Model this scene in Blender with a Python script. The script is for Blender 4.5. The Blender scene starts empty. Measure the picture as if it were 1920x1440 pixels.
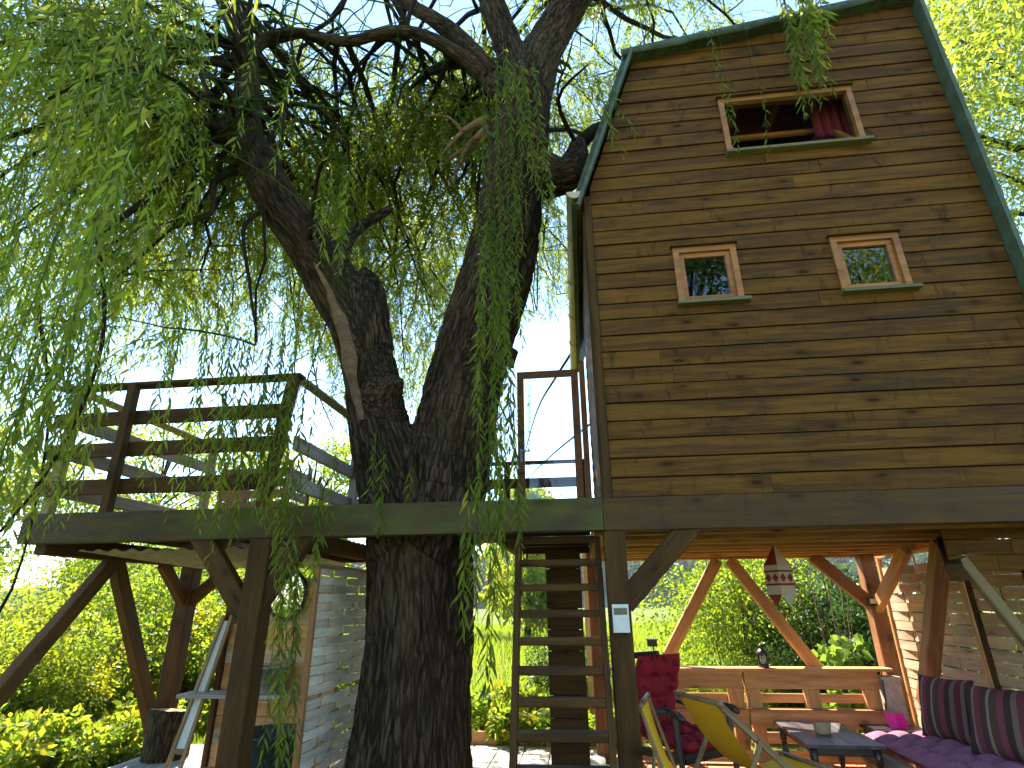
import bpy, bmesh, math, random
import numpy as np
from mathutils import Matrix, Vector, noise as mnoise
R = math.radians
scene = bpy.context.scene
col = scene.collection
rng = np.random.default_rng(11)
random.seed(5)

# ------------------------------------------------------------------ camera
cam_d = bpy.data.cameras.new('camera')
cam_d.sensor_width = 36.0
cam_d.lens = 36.0 * 1045 / 1920
cam_d.clip_start = 0.05
cam_d.clip_end = 3000
cam = bpy.data.objects.new('camera', cam_d)
col.objects.link(cam)
cam.matrix_world = (Matrix.Translation((0, 0, 1.6)) @ Matrix.Rotation(R(6.7), 4, 'Z')
                    @ Matrix.Rotation(R(90 + 21.3), 4, 'X') @ Matrix.Rotation(R(-0.55), 4, 'Z'))
scene.camera = cam

# ------------------------------------------------------------------ sky, sun, exposure
SUN = Vector((-0.278, 0.545, 0.791)).normalized()
world = bpy.data.worlds.new('World')
scene.world = world
world.use_nodes = True
wn = world.node_tree
wn.nodes.clear()
sky = wn.nodes.new('ShaderNodeTexSky')
sky.sky_type = 'NISHITA'
sky.sun_disc = False
sky.sun_elevation = math.asin(SUN.z)
sky.sun_rotation = math.atan2(SUN.x, SUN.y)
sky.air_density = 1.0
sky.dust_density = 0.0
sky.ozone_density = 2.5
bg = wn.nodes.new('ShaderNodeBackground')
bg.inputs['Strength'].default_value = 0.15
wo = wn.nodes.new('ShaderNodeOutputWorld')
wn.links.new(sky.outputs[0], bg.inputs[0])
wn.links.new(bg.outputs[0], wo.inputs[0])
sun_d = bpy.data.lights.new('sun', 'SUN')
sun_d.energy = 5.0
sun_d.angle = R(0.5)
sun_d.color = (1.0, 0.94, 0.84)
sun = bpy.data.objects.new('sun', sun_d)
sun.rotation_euler = SUN.to_track_quat('Z', 'Y').to_euler()
sun.location = (-8, 16, 24)
col.objects.link(sun)
vs = scene.view_settings
vs.view_transform = 'Standard'
vs.look = 'None'
vs.gamma = 1.0
vs.use_curve_mapping = False
vs.exposure = 1.95
cy = scene.cycles
cy.use_denoising = True
cy.max_bounces = 8
cy.diffuse_bounces = 4
cy.glossy_bounces = 3
cy.transmission_bounces = 5
cy.transparent_max_bounces = 8
cy.sample_clamp_indirect = 10.0
cy.use_adaptive_sampling = True
cy.adaptive_threshold = 0.025
cy.caustics_reflective = False
cy.caustics_refractive = False

# ------------------------------------------------------------------ node helpers
class NT:
    def __init__(s, name, rough=0.7, spec=0.3):
        s.m = bpy.data.materials.new(name)
        s.m.use_nodes = True
        s.t = s.m.node_tree
        s.t.nodes.clear()
        s.out = s.t.nodes.new('ShaderNodeOutputMaterial')
        s.b = s.t.nodes.new('ShaderNodeBsdfPrincipled')
        s.b.inputs['Roughness'].default_value = rough
        s.b.inputs['Specular IOR Level'].default_value = spec
        s.t.links.new(s.b.outputs[0], s.out.inputs[0])
    def n(s, ty, **kw):
        nd = s.t.nodes.new(ty)
        for k, v in kw.items():
            setattr(nd, k, v)
        return nd
    def l(s, a, b):
        s.t.links.new(a, b)
    def val(s, sock, v):
        if hasattr(v, 'is_output') or isinstance(v, bpy.types.NodeSocket):
            s.l(v, sock)
        else:
            sock.default_value = v
    def math(s, op, a, b=0.0, clamp=False):
        nd = s.n('ShaderNodeMath', operation=op, use_clamp=clamp)
        s.val(nd.inputs[0], a)
        s.val(nd.inputs[1], b)
        return nd.outputs[0]
    def vmath(s, op, a, b):
        nd = s.n('ShaderNodeVectorMath', operation=op)
        s.val(nd.inputs[0], a)
        s.val(nd.inputs[1], b)
        return nd.outputs[0]
    def scale(s, vec, sc):
        return s.vmath('MULTIPLY', vec, sc)
    def noise(s, vec, sc, detail=4.0, rough=0.55, dist=0.0):
        nd = s.n('ShaderNodeTexNoise')
        s.l(vec, nd.inputs['Vector'])
        nd.inputs['Scale'].default_value = sc
        nd.inputs['Detail'].default_value = detail
        nd.inputs['Roughness'].default_value = rough
        nd.inputs['Distortion'].default_value = dist
        return nd.outputs[0]
    def ramp(s, f, a, b, lo=0.0, hi=1.0):
        nd = s.n('ShaderNodeMapRange')
        nd.interpolation_type = 'SMOOTHSTEP'
        s.val(nd.inputs[0], f)
        for i, v in zip((1, 2, 3, 4), (a, b, lo, hi)):
            nd.inputs[i].default_value = v
        return nd.outputs[0]
    def mix(s, f, a, b, blend='MIX'):
        nd = s.n('ShaderNodeMix', data_type='RGBA', blend_type=blend)
        s.val(nd.inputs[0], f)
        for sk, v in ((nd.inputs[6], a), (nd.inputs[7], b)):
            if isinstance(v, (tuple, list)):
                sk.default_value = (v[0], v[1], v[2], 1.0)
            else:
                s.l(v, sk)
        return nd.outputs[2]
    def hsv(s, c, val, sat=1.0, hue=0.5):
        nd = s.n('ShaderNodeHueSaturation')
        s.val(nd.inputs['Value'], val)
        s.val(nd.inputs['Saturation'], sat)
        s.val(nd.inputs['Hue'], hue)
        s.l(c, nd.inputs['Color'])
        return nd.outputs[0]
    def bump(s, h, st=0.3, d=0.01):
        nd = s.n('ShaderNodeBump')
        nd.inputs['Strength'].default_value = st
        nd.inputs['Distance'].default_value = d
        s.l(h, nd.inputs['Height'])
        s.l(nd.outputs[0], s.b.inputs['Normal'])
    def objvec(s):
        tc = s.n('ShaderNodeTexCoord')
        oi = s.n('ShaderNodeObjectInfo')
        cm = s.n('ShaderNodeCombineXYZ')
        for i, k in enumerate((17.0, 31.0, 53.0)):
            s.l(s.math('MULTIPLY', oi.outputs['Random'], k), cm.inputs[i])
        return s.vmath('ADD', tc.outputs['Object'], cm.outputs[0]), oi.outputs['Random']
    def color(s, c):
        if isinstance(c, (tuple, list)):
            s.b.inputs['Base Color'].default_value = (c[0], c[1], c[2], 1)
        else:
            s.l(c, s.b.inputs['Base Color'])

def wood(name, dark, light, stain=(0.03, 0.03, 0.035), stain_amt=0.6, rough=0.62, spec=0.3,
         knots=0.8, moss=0.0, vary=0.35, bump=0.35, smudge=0.0):
    w = NT(name, rough, spec)
    v, rnd = w.objvec()
    g1 = w.noise(w.scale(v, (0.9, 11, 11)), 1.0, 5, 0.6, 0.8)
    g2 = w.noise(w.scale(v, (3.0, 75, 75)), 1.0, 3, 0.6)
    f = w.math('ADD', w.math('MULTIPLY', g1, 0.65), w.math('MULTIPLY', g2, 0.35))
    c = w.mix(w.ramp(f, 0.34, 0.66), dark, light)
    pt = w.noise(w.scale(v, (1.3, 5.0, 5.0)), 1.0, 4, 0.6, 0.5)
    c = w.mix(w.ramp(pt, 0.52, 0.74, 0, stain_amt), c, stain)
    if knots:
        vo = w.n('ShaderNodeTexVoronoi')
        w.l(w.scale(v, (2.6, 2.2, 7.0)), vo.inputs['Vector'])
        vo.inputs['Scale'].default_value = 1.0
        vo.inputs['Randomness'].default_value = 1.0
        jag = w.math('ADD', vo.outputs['Distance'], w.math('MULTIPLY', g2, 0.07))
        c = w.mix(w.ramp(jag, 0.10, 0.19, knots, 0.0), c, tuple(x * 0.22 for x in dark))
        sw = w.ramp(jag, 0.15, 0.42, 0.4, 0.0)
        c = w.mix(sw, c, tuple(x * 0.6 for x in dark))
    if smudge:
        sg = w.noise(w.scale(v, (9.0, 1.5, 3.2)), 1.0, 4, 0.65, 1.2)
        c = w.mix(w.ramp(sg, 0.56, 0.70, 0, smudge), c, tuple(x * 0.45 for x in dark))
    if moss:
        mz = w.noise(w.scale(v, (0.8, 2.2, 2.2)), 1.0, 5, 0.65, 0.3)
        c = w.mix(w.ramp(mz, 0.42, 0.62, 0, moss), c, (0.088, 0.105, 0.018))
    c = w.hsv(c, w.math('ADD', w.math('MULTIPLY', rnd, vary), 1 - vary / 2))
    w.color(c)
    w.l(w.ramp(g1, 0.3, 0.7, rough - 0.1, min(1, rough + 0.15)), w.b.inputs['Roughness'])
    w.bump(f, bump, 0.004)
    return w.m

def plain(name, c, rough=0.6, metal=0.0, spec=0.4, nz=0.15, sc=20.0, bump=0.1):
    w = NT(name, rough, spec)
    tc = w.n('ShaderNodeTexCoord')
    f = w.noise(tc.outputs['Object'], sc, 4, 0.6)
    w.color(w.mix(w.ramp(f, 0.3, 0.7), tuple(x * (1 - nz) for x in c), tuple(min(1, x * (1 + nz)) for x in c)))
    w.b.inputs['Metallic'].default_value = metal
    if bump:
        w.bump(f, bump, 0.003)
    return w.m

def leafmat(name, d0, d1, d2, t0, t1, t2, mixf=0.5, rough=0.45):
    """leaf: thin two sided sheet, reflects and lets light through; 'tint' is each leaf's own pigment"""
    w = NT(name, rough, 0.25)
    at = w.n('ShaderNodeAttribute', attribute_name='tint')
    def tri(a, b, c):
        r = w.n('ShaderNodeValToRGB')
        e = r.color_ramp.elements
        e[0].position, e[0].color = 0.0, (*a, 1)
        e[1].position, e[1].color = 1.0, (*c, 1)
        k = r.color_ramp.elements.new(0.6)
        k.color = (*b, 1)
        w.l(at.outputs['Fac'], r.inputs[0])
        return r.outputs[0]
    w.color(tri(d0, d1, d2))
    tr = w.n('ShaderNodeBsdfTranslucent')
    w.l(tri(t0, t1, t2), tr.inputs[0])
    mx = w.n('ShaderNodeMixShader')
    mx.inputs[0].default_value = mixf
    w.l(w.b.outputs[0], mx.inputs[1])
    w.l(tr.outputs[0], mx.inputs[2])
    w.l(mx.outputs[0], w.out.inputs[0])
    return w.m

def glassmat(name, ior=1.6, tint=(0.97, 0.99, 1.0)):
    w = NT(name)
    w.t.nodes.remove(w.b)
    tr = w.n('ShaderNodeBsdfTransparent')
    tr.inputs[0].default_value = (*tint, 1)
    gl = w.n('ShaderNodeBsdfGlossy')
    gl.inputs['Roughness'].default_value = 0.01
    fr = w.n('ShaderNodeFresnel')
    fr.inputs[0].default_value = ior
    mx = w.n('ShaderNodeMixShader')
    w.l(fr.outputs[0], mx.inputs[0])
    w.l(tr.outputs[0], mx.inputs[1])
    w.l(gl.outputs[0], mx.inputs[2])
    w.l(mx.outputs[0], w.out.inputs[0])
    return w.m

M = {}
M['clad'] = wood('stained cladding', (0.066, 0.0268, 0.0038), (0.172, 0.0795, 0.0125), stain=(0.036, 0.025, 0.016), stain_amt=0.75, rough=0.72, spec=0.16, vary=0.2, smudge=0.6, knots=0.95)
M['fascia'] = wood('stained fascia beam', (0.050, 0.022, 0.004), (0.108, 0.052, 0.009), stain=(0.035, 0.025, 0.018), rough=0.6, vary=0.1, smudge=0.4)
M['beam'] = wood('dark structural timber', (0.048, 0.022, 0.006), (0.108, 0.054, 0.014), spec=0.15, stain=(0.018, 0.011, 0.006), rough=0.7, vary=0.25)
M['mossbeam'] = wood('mossy structural timber', (0.042, 0.026, 0.008), (0.092, 0.058, 0.018), rough=0.75, moss=0.65, vary=0.1)
M['grey'] = wood('weathered grey timber', (0.23, 0.20, 0.165), (0.42, 0.375, 0.31), stain=(0.12, 0.11, 0.10), stain_amt=0.5, rough=0.8, vary=0.3)
M['pale'] = wood('bleached pine slats', (0.52, 0.46, 0.36), (0.78, 0.71, 0.58), stain=(0.36, 0.29, 0.2), stain_amt=0.5, rough=0.8, vary=0.3)
M['slat'] = wood('warm pine slats', (0.44, 0.29, 0.165), (0.68, 0.49, 0.30), stain=(0.26, 0.17, 0.10), stain_amt=0.4, rough=0.75, vary=0.3)
M['honey'] = wood('honey pine', (0.48, 0.22, 0.075), (0.74, 0.40, 0.155), stain=(0.28, 0.12, 0.04), stain_amt=0.5, rough=0.55, vary=0.25)
M['rust'] = wood('reddish brown timber', (0.24, 0.10, 0.04), (0.42, 0.19, 0.075), stain=(0.10, 0.045, 0.02), rough=0.55, vary=0.25)
M['frame'] = wood('orange window timber', (0.25, 0.095, 0.017), (0.42, 0.175, 0.035), stain=(0.14, 0.05, 0.014), rough=0.4, spec=0.5, knots=0.3, vary=0.2)
M['sill'] = wood('mossy sill', (0.12, 0.10, 0.05), (0.2, 0.18, 0.08), moss=0.5, knots=0, vary=0.1)
M['darkwood'] = wood('dark varnished wood', (0.030, 0.020, 0.016), (0.075, 0.05, 0.036), rough=0.3, spec=0.5, knots=0, vary=0.2, bump=0.15)
M['tabletop'] = wood('blackened table boards', (0.045, 0.036, 0.034), (0.12, 0.10, 0.095), stain=(0.03, 0.025, 0.025), rough=0.33, spec=0.5, knots=0.2, vary=0.35)
M['oak'] = wood('oiled chair timber', (0.17, 0.11, 0.045), (0.30, 0.20, 0.09), rough=0.5, knots=0, vary=0.2)
M['roof'] = plain('green roofing felt', (0.058, 0.078, 0.046), 0.85, nz=0.45, sc=9, bump=0.3)
M['verge'] = plain('green painted verge', (0.070, 0.098, 0.056), 0.6, nz=0.25, sc=7)
M['gutter'] = plain('cream plastic gutter', (0.58, 0.42, 0.24), 0.45, nz=0.1)
M['metal'] = plain('galvanised metal', (0.42, 0.40, 0.34), 0.4, metal=0.7, nz=0.25, sc=14)
M['steel'] = plain('grey metal', (0.5, 0.5, 0.5), 0.35, metal=0.8)
M['black'] = plain('black plastic', (0.02, 0.02, 0.022), 0.45)
M['white'] = plain('white plastic', (0.72, 0.71, 0.66), 0.45, nz=0.05)
M['screen'] = plain('dark display', (0.03, 0.035, 0.04), 0.15, spec=0.6, bump=0)
M['glass'] = glassmat('clear glass', 1.45)
M['winglass'] = glassmat('window glass', 2.5)
M['mirror'] = plain('mirror', (0.86, 0.88, 0.88), 0.02, metal=1.0, nz=0.0, bump=0)
M['yellow'] = plain('yellow canvas', (0.82, 0.48, 0.012), 0.8, nz=0.12, sc=120)
M['purple'] = plain('plum cotton', (0.30, 0.12, 0.18), 0.9, nz=0.2, sc=60)
M['magenta'] = plain('magenta card', (0.72, 0.008, 0.33), 0.5, nz=0.05)
M['cream'] = plain('cream cloth', (0.62, 0.55, 0.43), 0.9, nz=0.1, sc=80)
M['redcloth'] = plain('red cloth', (0.33, 0.035, 0.03), 0.9, nz=0.15, sc=80)
M['curtain'] = plain('dark red boards', (0.19, 0.032, 0.028), 0.8, nz=0.3, sc=6)
M['curtaincloth'] = plain('dark red curtain', (0.13, 0.012, 0.014), 0.9, nz=0.2, sc=60)
M['sheet'] = plain('weathered corrugated sheet', (0.33, 0.31, 0.21), 0.5, nz=0.25, sc=12)
M['slab'] = plain('pale concrete', (0.46, 0.42, 0.33), 0.9, nz=0.2, sc=15, bump=0.4)
M['tub'] = plain('dark green plastic', (0.035, 0.055, 0.045), 0.5)
M['offwhite'] = plain('off white board', (0.55, 0.57, 0.52), 0.6, nz=0.08, sc=5)

def floral():
    w = NT('red floral upholstery', 0.85, 0.2)
    tc = w.n('ShaderNodeTexCoord')
    vo = w.n('ShaderNodeTexVoronoi')
    w.l(tc.outputs['Object'], vo.inputs['Vector'])
    vo.inputs['Scale'].default_value = 11
    d = w.math('ADD', vo.outputs['Distance'], w.math('MULTIPLY', w.noise(tc.outputs['Object'], 45, 2), 0.35))
    c = w.mix(w.ramp(d, 0.5, 0.6), (0.17, 0.010, 0.024), (0.31, 0.022, 0.035))
    w.color(c)
    return w.m
M['floral'] = floral()

def stripes():
    w = NT('striped wool', 0.95, 0.15)
    tc = w.n('ShaderNodeTexCoord')
    oi = w.n('ShaderNodeObjectInfo')
    sp = w.n('ShaderNodeSeparateXYZ')
    w.l(tc.outputs['Object'], sp.inputs[0])
    x = w.math('ADD', w.math('MULTIPLY', sp.outputs[0], 1.95), w.math('MULTIPLY', oi.outputs['Random'], 0.3))
    fr = w.math('FRACT', w.math('ADD', x, 0.37))
    r = w.n('ShaderNodeValToRGB')
    r.color_ramp.interpolation = 'CONSTANT'
    cs = [(0.05, 0.022, 0.028), (0.28, 0.2, 0.16), (0.21, 0.04, 0.055), (0.07, 0.035, 0.035), (0.33, 0.24, 0.17), (0.10, 0.05, 0.03),
          (0.23, 0.05, 0.07), (0.045, 0.025, 0.022), (0.2, 0.13, 0.1), (0.16, 0.03, 0.045), (0.30, 0.2, 0.13), (0.06, 0.03, 0.035)]
    ps = [0.0, .09, .13, .22, .31, .35, .45, .54, .63, .70, .79, .84]
    e = r.color_ramp.elements
    while len(e) < len(cs):
        e.new(0.5)
    for k, (p, c) in enumerate(zip(ps, cs)):
        e[k].position = p
        e[k].color = (*c, 1)
    w.l(fr, r.inputs[0])
    f = w.noise(tc.outputs['Object'], 160, 2)
    w.color(w.mix(w.ramp(f, 0.35, 0.65, 0, 0.35), r.outputs[0], (0.16, 0.11, 0.1)))
    w.bump(f, 0.3, 0.003)
    return w.m
M['stripe'] = stripes()

def barkmat():
    w = NT('willow bark', 0.92, 0.12)
    tc = w.n('ShaderNodeTexCoord')
    v = tc.outputs['Object']
    at = w.n('ShaderNodeAttribute', attribute_name='ridge')
    bc = w.n('ShaderNodeAttribute', attribute_name='barkco')
    bv = bc.outputs['Vector']
    wob = w.n('ShaderNodeTexNoise')
    w.l(bv, wob.inputs['Vector'])
    wob.inputs['Scale'].default_value = 22
    wv = w.vmath('ADD', w.scale(bv, (1, 1, 1)), w.vmath('MULTIPLY', wob.outputs['Color'], (.05, .05, .05)))
    vo = w.n('ShaderNodeTexVoronoi', feature='DISTANCE_TO_EDGE')
    w.l(wv, vo.inputs['Vector'])
    vo.inputs['Scale'].default_value = 27
    crack = w.ramp(vo.outputs['Distance'], 0.0, 0.22)
    n2 = w.noise(bv, 70, 4, 0.65)
    h = w.math('ADD', w.math('MULTIPLY', crack, 0.6), w.math('MULTIPLY', n2, 0.5))
    hc = w.math('ADD', w.math('MULTIPLY', h, 0.7), w.math('MULTIPLY', at.outputs['Fac'], 0.35))
    c = w.mix(w.ramp(hc, 0.15, 0.95), (0.017, 0.011, 0.006), (0.098, 0.066, 0.036))
    rd = w.noise(bv, 3.0, 3, 0.6)
    c = w.mix(w.ramp(rd, 0.5, 0.7, 0, 0.35), c, (0.085, 0.042, 0.020))
    ms = w.noise(w.scale(v, (2.0, 2.0, 0.8)), 1.0, 5, 0.65)
    c = w.mix(w.ramp(ms, 0.48, 0.68, 0, 0.4), c, (0.050, 0.056, 0.014))
    li = w.noise(w.scale(v, (14, 14, 10)), 1.0, 4, 0.7)
    c = w.mix(w.ramp(li, 0.68, 0.74, 0, 0.35), c, (0.22, 0.21, 0.16))
    w.color(c)
    w.bump(h, 0.9, 0.022)
    return w.m
M['bark'] = barkmat()
M['twig'] = plain('twig bark', (0.12, 0.09, 0.045), 0.8, nz=0.3)
M['deadwood'] = wood('bare pale heartwood', (0.11, 0.062, 0.030), (0.25, 0.155, 0.08), stain=(0.05, 0.03, 0.018), stain_amt=0.8, rough=0.8, knots=0.5)
M['willow'] = leafmat('willow leaf', (0.050, 0.088, 0.012), (0.090, 0.135, 0.020), (0.15, 0.16, 0.03),
                      (0.18, 0.30, 0.014), (0.38, 0.48, 0.028), (0.56, 0.50, 0.05), 0.57)
M['shrub'] = leafmat('shrub leaf', (0.045, 0.085, 0.012), (0.100, 0.155, 0.022), (0.34, 0.27, 0.02),
                     (0.14, 0.25, 0.012), (0.38, 0.50, 0.028), (0.62, 0.48, 0.02), 0.55)
M['darkshrub'] = leafmat('glossy dark leaf', (0.018, 0.042, 0.010), (0.038, 0.075, 0.016), (0.09, 0.13, 0.03),
                         (0.03, 0.075, 0.01), (0.08, 0.16, 0.02), (0.18, 0.28, 0.03), 0.4, 0.3)
M['bigleaf'] = leafmat('broad lobed leaf', (0.07, 0.13, 0.02), (0.10, 0.17, 0.025), (0.14, 0.2, 0.04),
                       (0.2, 0.34, 0.03), (0.28, 0.42, 0.04), (0.36, 0.46, 0.06), 0.55)
M['farleaf'] = leafmat('far woodland leaf', (0.028, 0.055, 0.018), (0.05, 0.085, 0.026), (0.09, 0.12, 0.035),
                       (0.05, 0.09, 0.02), (0.09, 0.15, 0.03), (0.14, 0.2, 0.04), 0.35)

def groundmat():
    w = NT('meadow ground', 1.0, 0.05)
    tc = w.n('ShaderNodeTexCoord')
    v = tc.outputs['Object']
    a = w.noise(v, 0.09, 5, 0.6)
    b = w.noise(v, 2.5, 5, 0.65)
    c = w.mix(w.ramp(a, 0.38, 0.62), (0.115, 0.145, 0.028), (0.21, 0.205, 0.055))
    c = w.mix(w.ramp(b, 0.35, 0.65, 0, 0.6), c, (0.075, 0.115, 0.022))
    w.color(c)
    w.bump(b, 0.5, 0.08)
    return w.m
M['ground'] = groundmat()
M['hillside'] = plain('woodland floor', (0.035, 0.055, 0.02), 1.0, nz=0.4, sc=.3, bump=0)
def soil():
    w = NT('trodden earth', 1.0, 0.05)
    tc = w.n('ShaderNodeTexCoord')
    b = w.noise(tc.outputs['Object'], 4.0, 6, 0.65)
    w.color(w.mix(w.ramp(b, 0.35, 0.65), (0.10, 0.09, 0.045), (0.20, 0.17, 0.10)))
    w.bump(b, 0.5, 0.03)
    return w.m
M['soil'] = soil()
def tiles():
    w = NT('terracotta floor', 0.7, 0.3)
    tc = w.n('ShaderNodeTexCoord')
    b = w.noise(tc.outputs['Object'], 9.0, 5, 0.6)
    w.color(w.mix(w.ramp(b, 0.3, 0.7), (0.40, 0.145, 0.06), (0.54, 0.23, 0.105)))
    return w.m
M['tile'] = tiles()

# ------------------------------------------------------------------ mesh helpers
W = {}
def place(o, mat_world, parent=None):
    col.objects.link(o)
    if parent is not None:
        o.parent = parent
        o.matrix_basis = W[parent].inverted() @ mat_world
    else:
        o.matrix_basis = mat_world
    W[o] = mat_world
    return o
def thing(name, label, cat, loc=(0, 0, 0), rz=0.0, group=None):
    o = bpy.data.objects.new(name, None)
    o.empty_display_size = 0.1
    place(o, Matrix.Translation(loc) @ Matrix.Rotation(rz, 4, 'Z'))
    tag(o, label, cat, group)
    return o
def tag(o, label=None, cat=None, group=None, kind=None):
    for k, v in (('label', label), ('category', cat), ('group', group), ('kind', kind)):
        if v:
            o[k] = v
    return o
def mesh_np(name, V, loops, starts, mat, tint=None, smooth=False):
    V = np.asarray(V, dtype=np.float32)
    me = bpy.data.meshes.new(name)
    me.vertices.add(len(V))
    me.vertices.foreach_set('co', V.ravel())
    me.loops.add(len(loops))
    me.loops.foreach_set('vertex_index', np.asarray(loops, dtype=np.int32))
    me.polygons.add(len(starts))
    me.polygons.foreach_set('loop_start', np.asarray(starts, dtype=np.int32))
    me.update(calc_edges=True)
    if tint is not None:
        a = me.attributes.new('tint', 'FLOAT', 'POINT')
        a.data.foreach_set('value', np.asarray(tint, dtype=np.float32))
    if smooth:
        me.polygons.foreach_set('use_smooth', np.ones(len(starts), dtype=bool))
    me.materials.append(mat)
    return me
class MB:
    def __init__(s):
        s.v = []
        s.f = []
        s.sm = []
    def add(s, vs, fs, smooth=False):
        b = len(s.v)
        s.v += [tuple(x) for x in vs]
        s.f += [tuple(b + i for i in f) for f in fs]
        s.sm += [smooth] * len(fs)
    def box(s, c, d, m=None):
        vs = [Vector((c[0] + sx * d[0] / 2, c[1] + sy * d[1] / 2, c[2] + sz * d[2] / 2)) for sx in (-1, 1) for sy in (-1, 1) for sz in (-1, 1)]
        if m is not None:
            vs = [m @ x for x in vs]
        s.add(vs, [(0, 1, 3, 2), (4, 6, 7, 5), (0, 4, 5, 1), (2, 3, 7, 6), (0, 2, 6, 4), (1, 5, 7, 3)])
    def tube(s, pts, rad, n=8, cap=True):
        pts = [Vector(p) for p in pts]
        if not hasattr(rad, '__len__'):
            rad = [rad] * len(pts)
        rings = []
        up = None
        for i, p in enumerate(pts):
            t = (pts[min(i + 1, len(pts) - 1)] - pts[max(i - 1, 0)]).normalized()
            if up is None:
                up = Vector((0, 0, 1)) if abs(t.z) < 0.9 else Vector((1, 0, 0))
            a = t.cross(up).normalized()
            up = a.cross(t).normalized()
            rings.append([p + (a * math.cos(2 * math.pi * k / n) + up * math.sin(2 * math.pi * k / n)) * rad[i] for k in range(n)])
        vs = [x for r in rings for x in r]
        fs = [(i * n + k, i * n + (k + 1) % n, (i + 1) * n + (k + 1) % n, (i + 1) * n + k) for i in range(len(pts) - 1) for k in range(n)]
        if cap:
            fs += [tuple(range(n))[::-1], tuple((len(pts) - 1) * n + k for k in range(n))]
        s.add(vs, fs, True)
    def lathe(s, prof, c=(0, 0, 0), n=16, sx=1.0, sy=1.0):
        vs = [(c[0] + r * sx * math.cos(2 * math.pi * k / n), c[1] + r * sy * math.sin(2 * math.pi * k / n), c[2] + z) for r, z in prof for k in range(n)]
        m = len(prof)
        fs = [(i * n + k, i * n + (k + 1) % n, (i + 1) * n + (k + 1) % n, (i + 1) * n + k) for i in range(m - 1) for k in range(n)]
        fs += [tuple(range(n))[::-1], tuple((m - 1) * n + k for k in range(n))]
        s.add(vs, fs, True)
    def build(s, name, mat, parent=None, M0=None):
        me = bpy.data.meshes.new(name)
        me.from_pydata(s.v, [], s.f)
        me.polygons.foreach_set('use_smooth', s.sm)
        me.materials.append(mat)
        me.update()
        o = bpy.data.objects.new(name, me)
        base = Matrix.Identity(4) if M0 is None else M0
        return place(o, base, parent)
_cache = {}
def octmesh(L, w, h, ch, mat):
    key = (round(L, 3), round(w, 3), round(h, 3), ch, mat.name)
    if key in _cache:
        return _cache[key]
    a, b = w / 2, h / 2
    sec = [(-a + ch, -b), (a - ch, -b), (a, -b + ch), (a, b - ch), (a - ch, b), (-a + ch, b), (-a, b - ch), (-a, -b + ch)]
    vs = [(x, y, z) for x in (-L / 2, L / 2) for y, z in sec]
    fs = [(k, (k + 1) % 8, 8 + (k + 1) % 8, 8 + k) for k in range(8)] + [tuple(range(8))[::-1], tuple(range(8, 16))]
    me = bpy.data.meshes.new('timber')
    me.from_pydata(vs, [], [f[::-1] for f in fs])
    me.materials.append(mat)
    me.update()
    _cache[key] = me
    return me
def axes(p0, p1, roll=0.0, side=None):
    p0, p1 = Vector(p0), Vector(p1)
    x = (p1 - p0).normalized()
    if side is None:
        side = Vector((0, 0, 1)) if abs(x.z) < 0.92 else Vector((0, 1, 0))
    y = Vector(side).cross(x).normalized()
    z = x.cross(y)
    m = Matrix((x, y, z)).transposed().to_4x4()
    m = Matrix.Translation((p0 + p1) / 2) @ m
    return m @ Matrix.Rotation(roll, 4, 'X')
def beam(name, p0, p1, w, h, mat, parent, roll=0.0, side=None, ch=0.005):
    """timber from p0 to p1; h is the side nearest to vertical (or along Y for an upright), w the other"""
    L = (Vector(p1) - Vector(p0)).length
    o = bpy.data.objects.new(name, octmesh(L, w, h, min(ch, w / 4, h / 4), M[mat]))
    return place(o, axes(p0, p1, roll, side), parent)

def leaf_arrays(B, D, S, Ls, Ws, droop, tint, rich=True):
    """arrays for many leaves: base, direction, side axis, length, width -> vertices, loops, starts, tint"""
    n = len(B)
    D = D / np.linalg.norm(D, axis=1, keepdims=True)
    S = S - D * (S * D).sum(1, keepdims=True)
    S = S / (np.linalg.norm(S, axis=1, keepdims=True) + 1e-9)
    Nn = np.cross(D, S)
    L = Ls[:, None]
    Wd = Ws[:, None]
    dn = np.array([0, 0, -1.0]) * droop
    if rich:
        V = np.stack([B, B + D * L * .33 + S * Wd * .5 + Nn * L * .03, B + D * L * .33 - S * Wd * .5 + Nn * L * .03,
                      B + D * L * .68 + S * Wd * .38 + dn * L * .06, B + D * L * .68 - S * Wd * .38 + dn * L * .06,
                      B + D * L + dn * L * .2], 1).reshape(-1, 3)
        pat = np.array([0, 1, 2, 1, 3, 4, 2, 3, 5, 4])
        st = np.array([0, 3, 7])
        k = 6
    else:
        V = np.stack([B, B + D * L * .45 + S * Wd * .5, B + D * L + dn * L * .12, B + D * L * .45 - S * Wd * .5], 1).reshape(-1, 3)
        pat = np.array([0, 1, 2, 3])
        st = np.array([0])
        k = 4
    loops = (np.arange(n)[:, None] * k + pat[None]).ravel()
    starts = (np.arange(n)[:, None] * len(pat) + st[None]).ravel()
    return V, loops, starts, np.repeat(tint, k)
def merge(parts):
    V, Lp, St, T = [], [], [], []
    vo = lo = 0
    for v, l, s, t in parts:
        V.append(v); Lp.append(l + vo); St.append(s + lo); T.append(t)
        vo += len(v); lo += len(l)
    return np.concatenate(V), np.concatenate(Lp), np.concatenate(St), np.concatenate(T)
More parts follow.
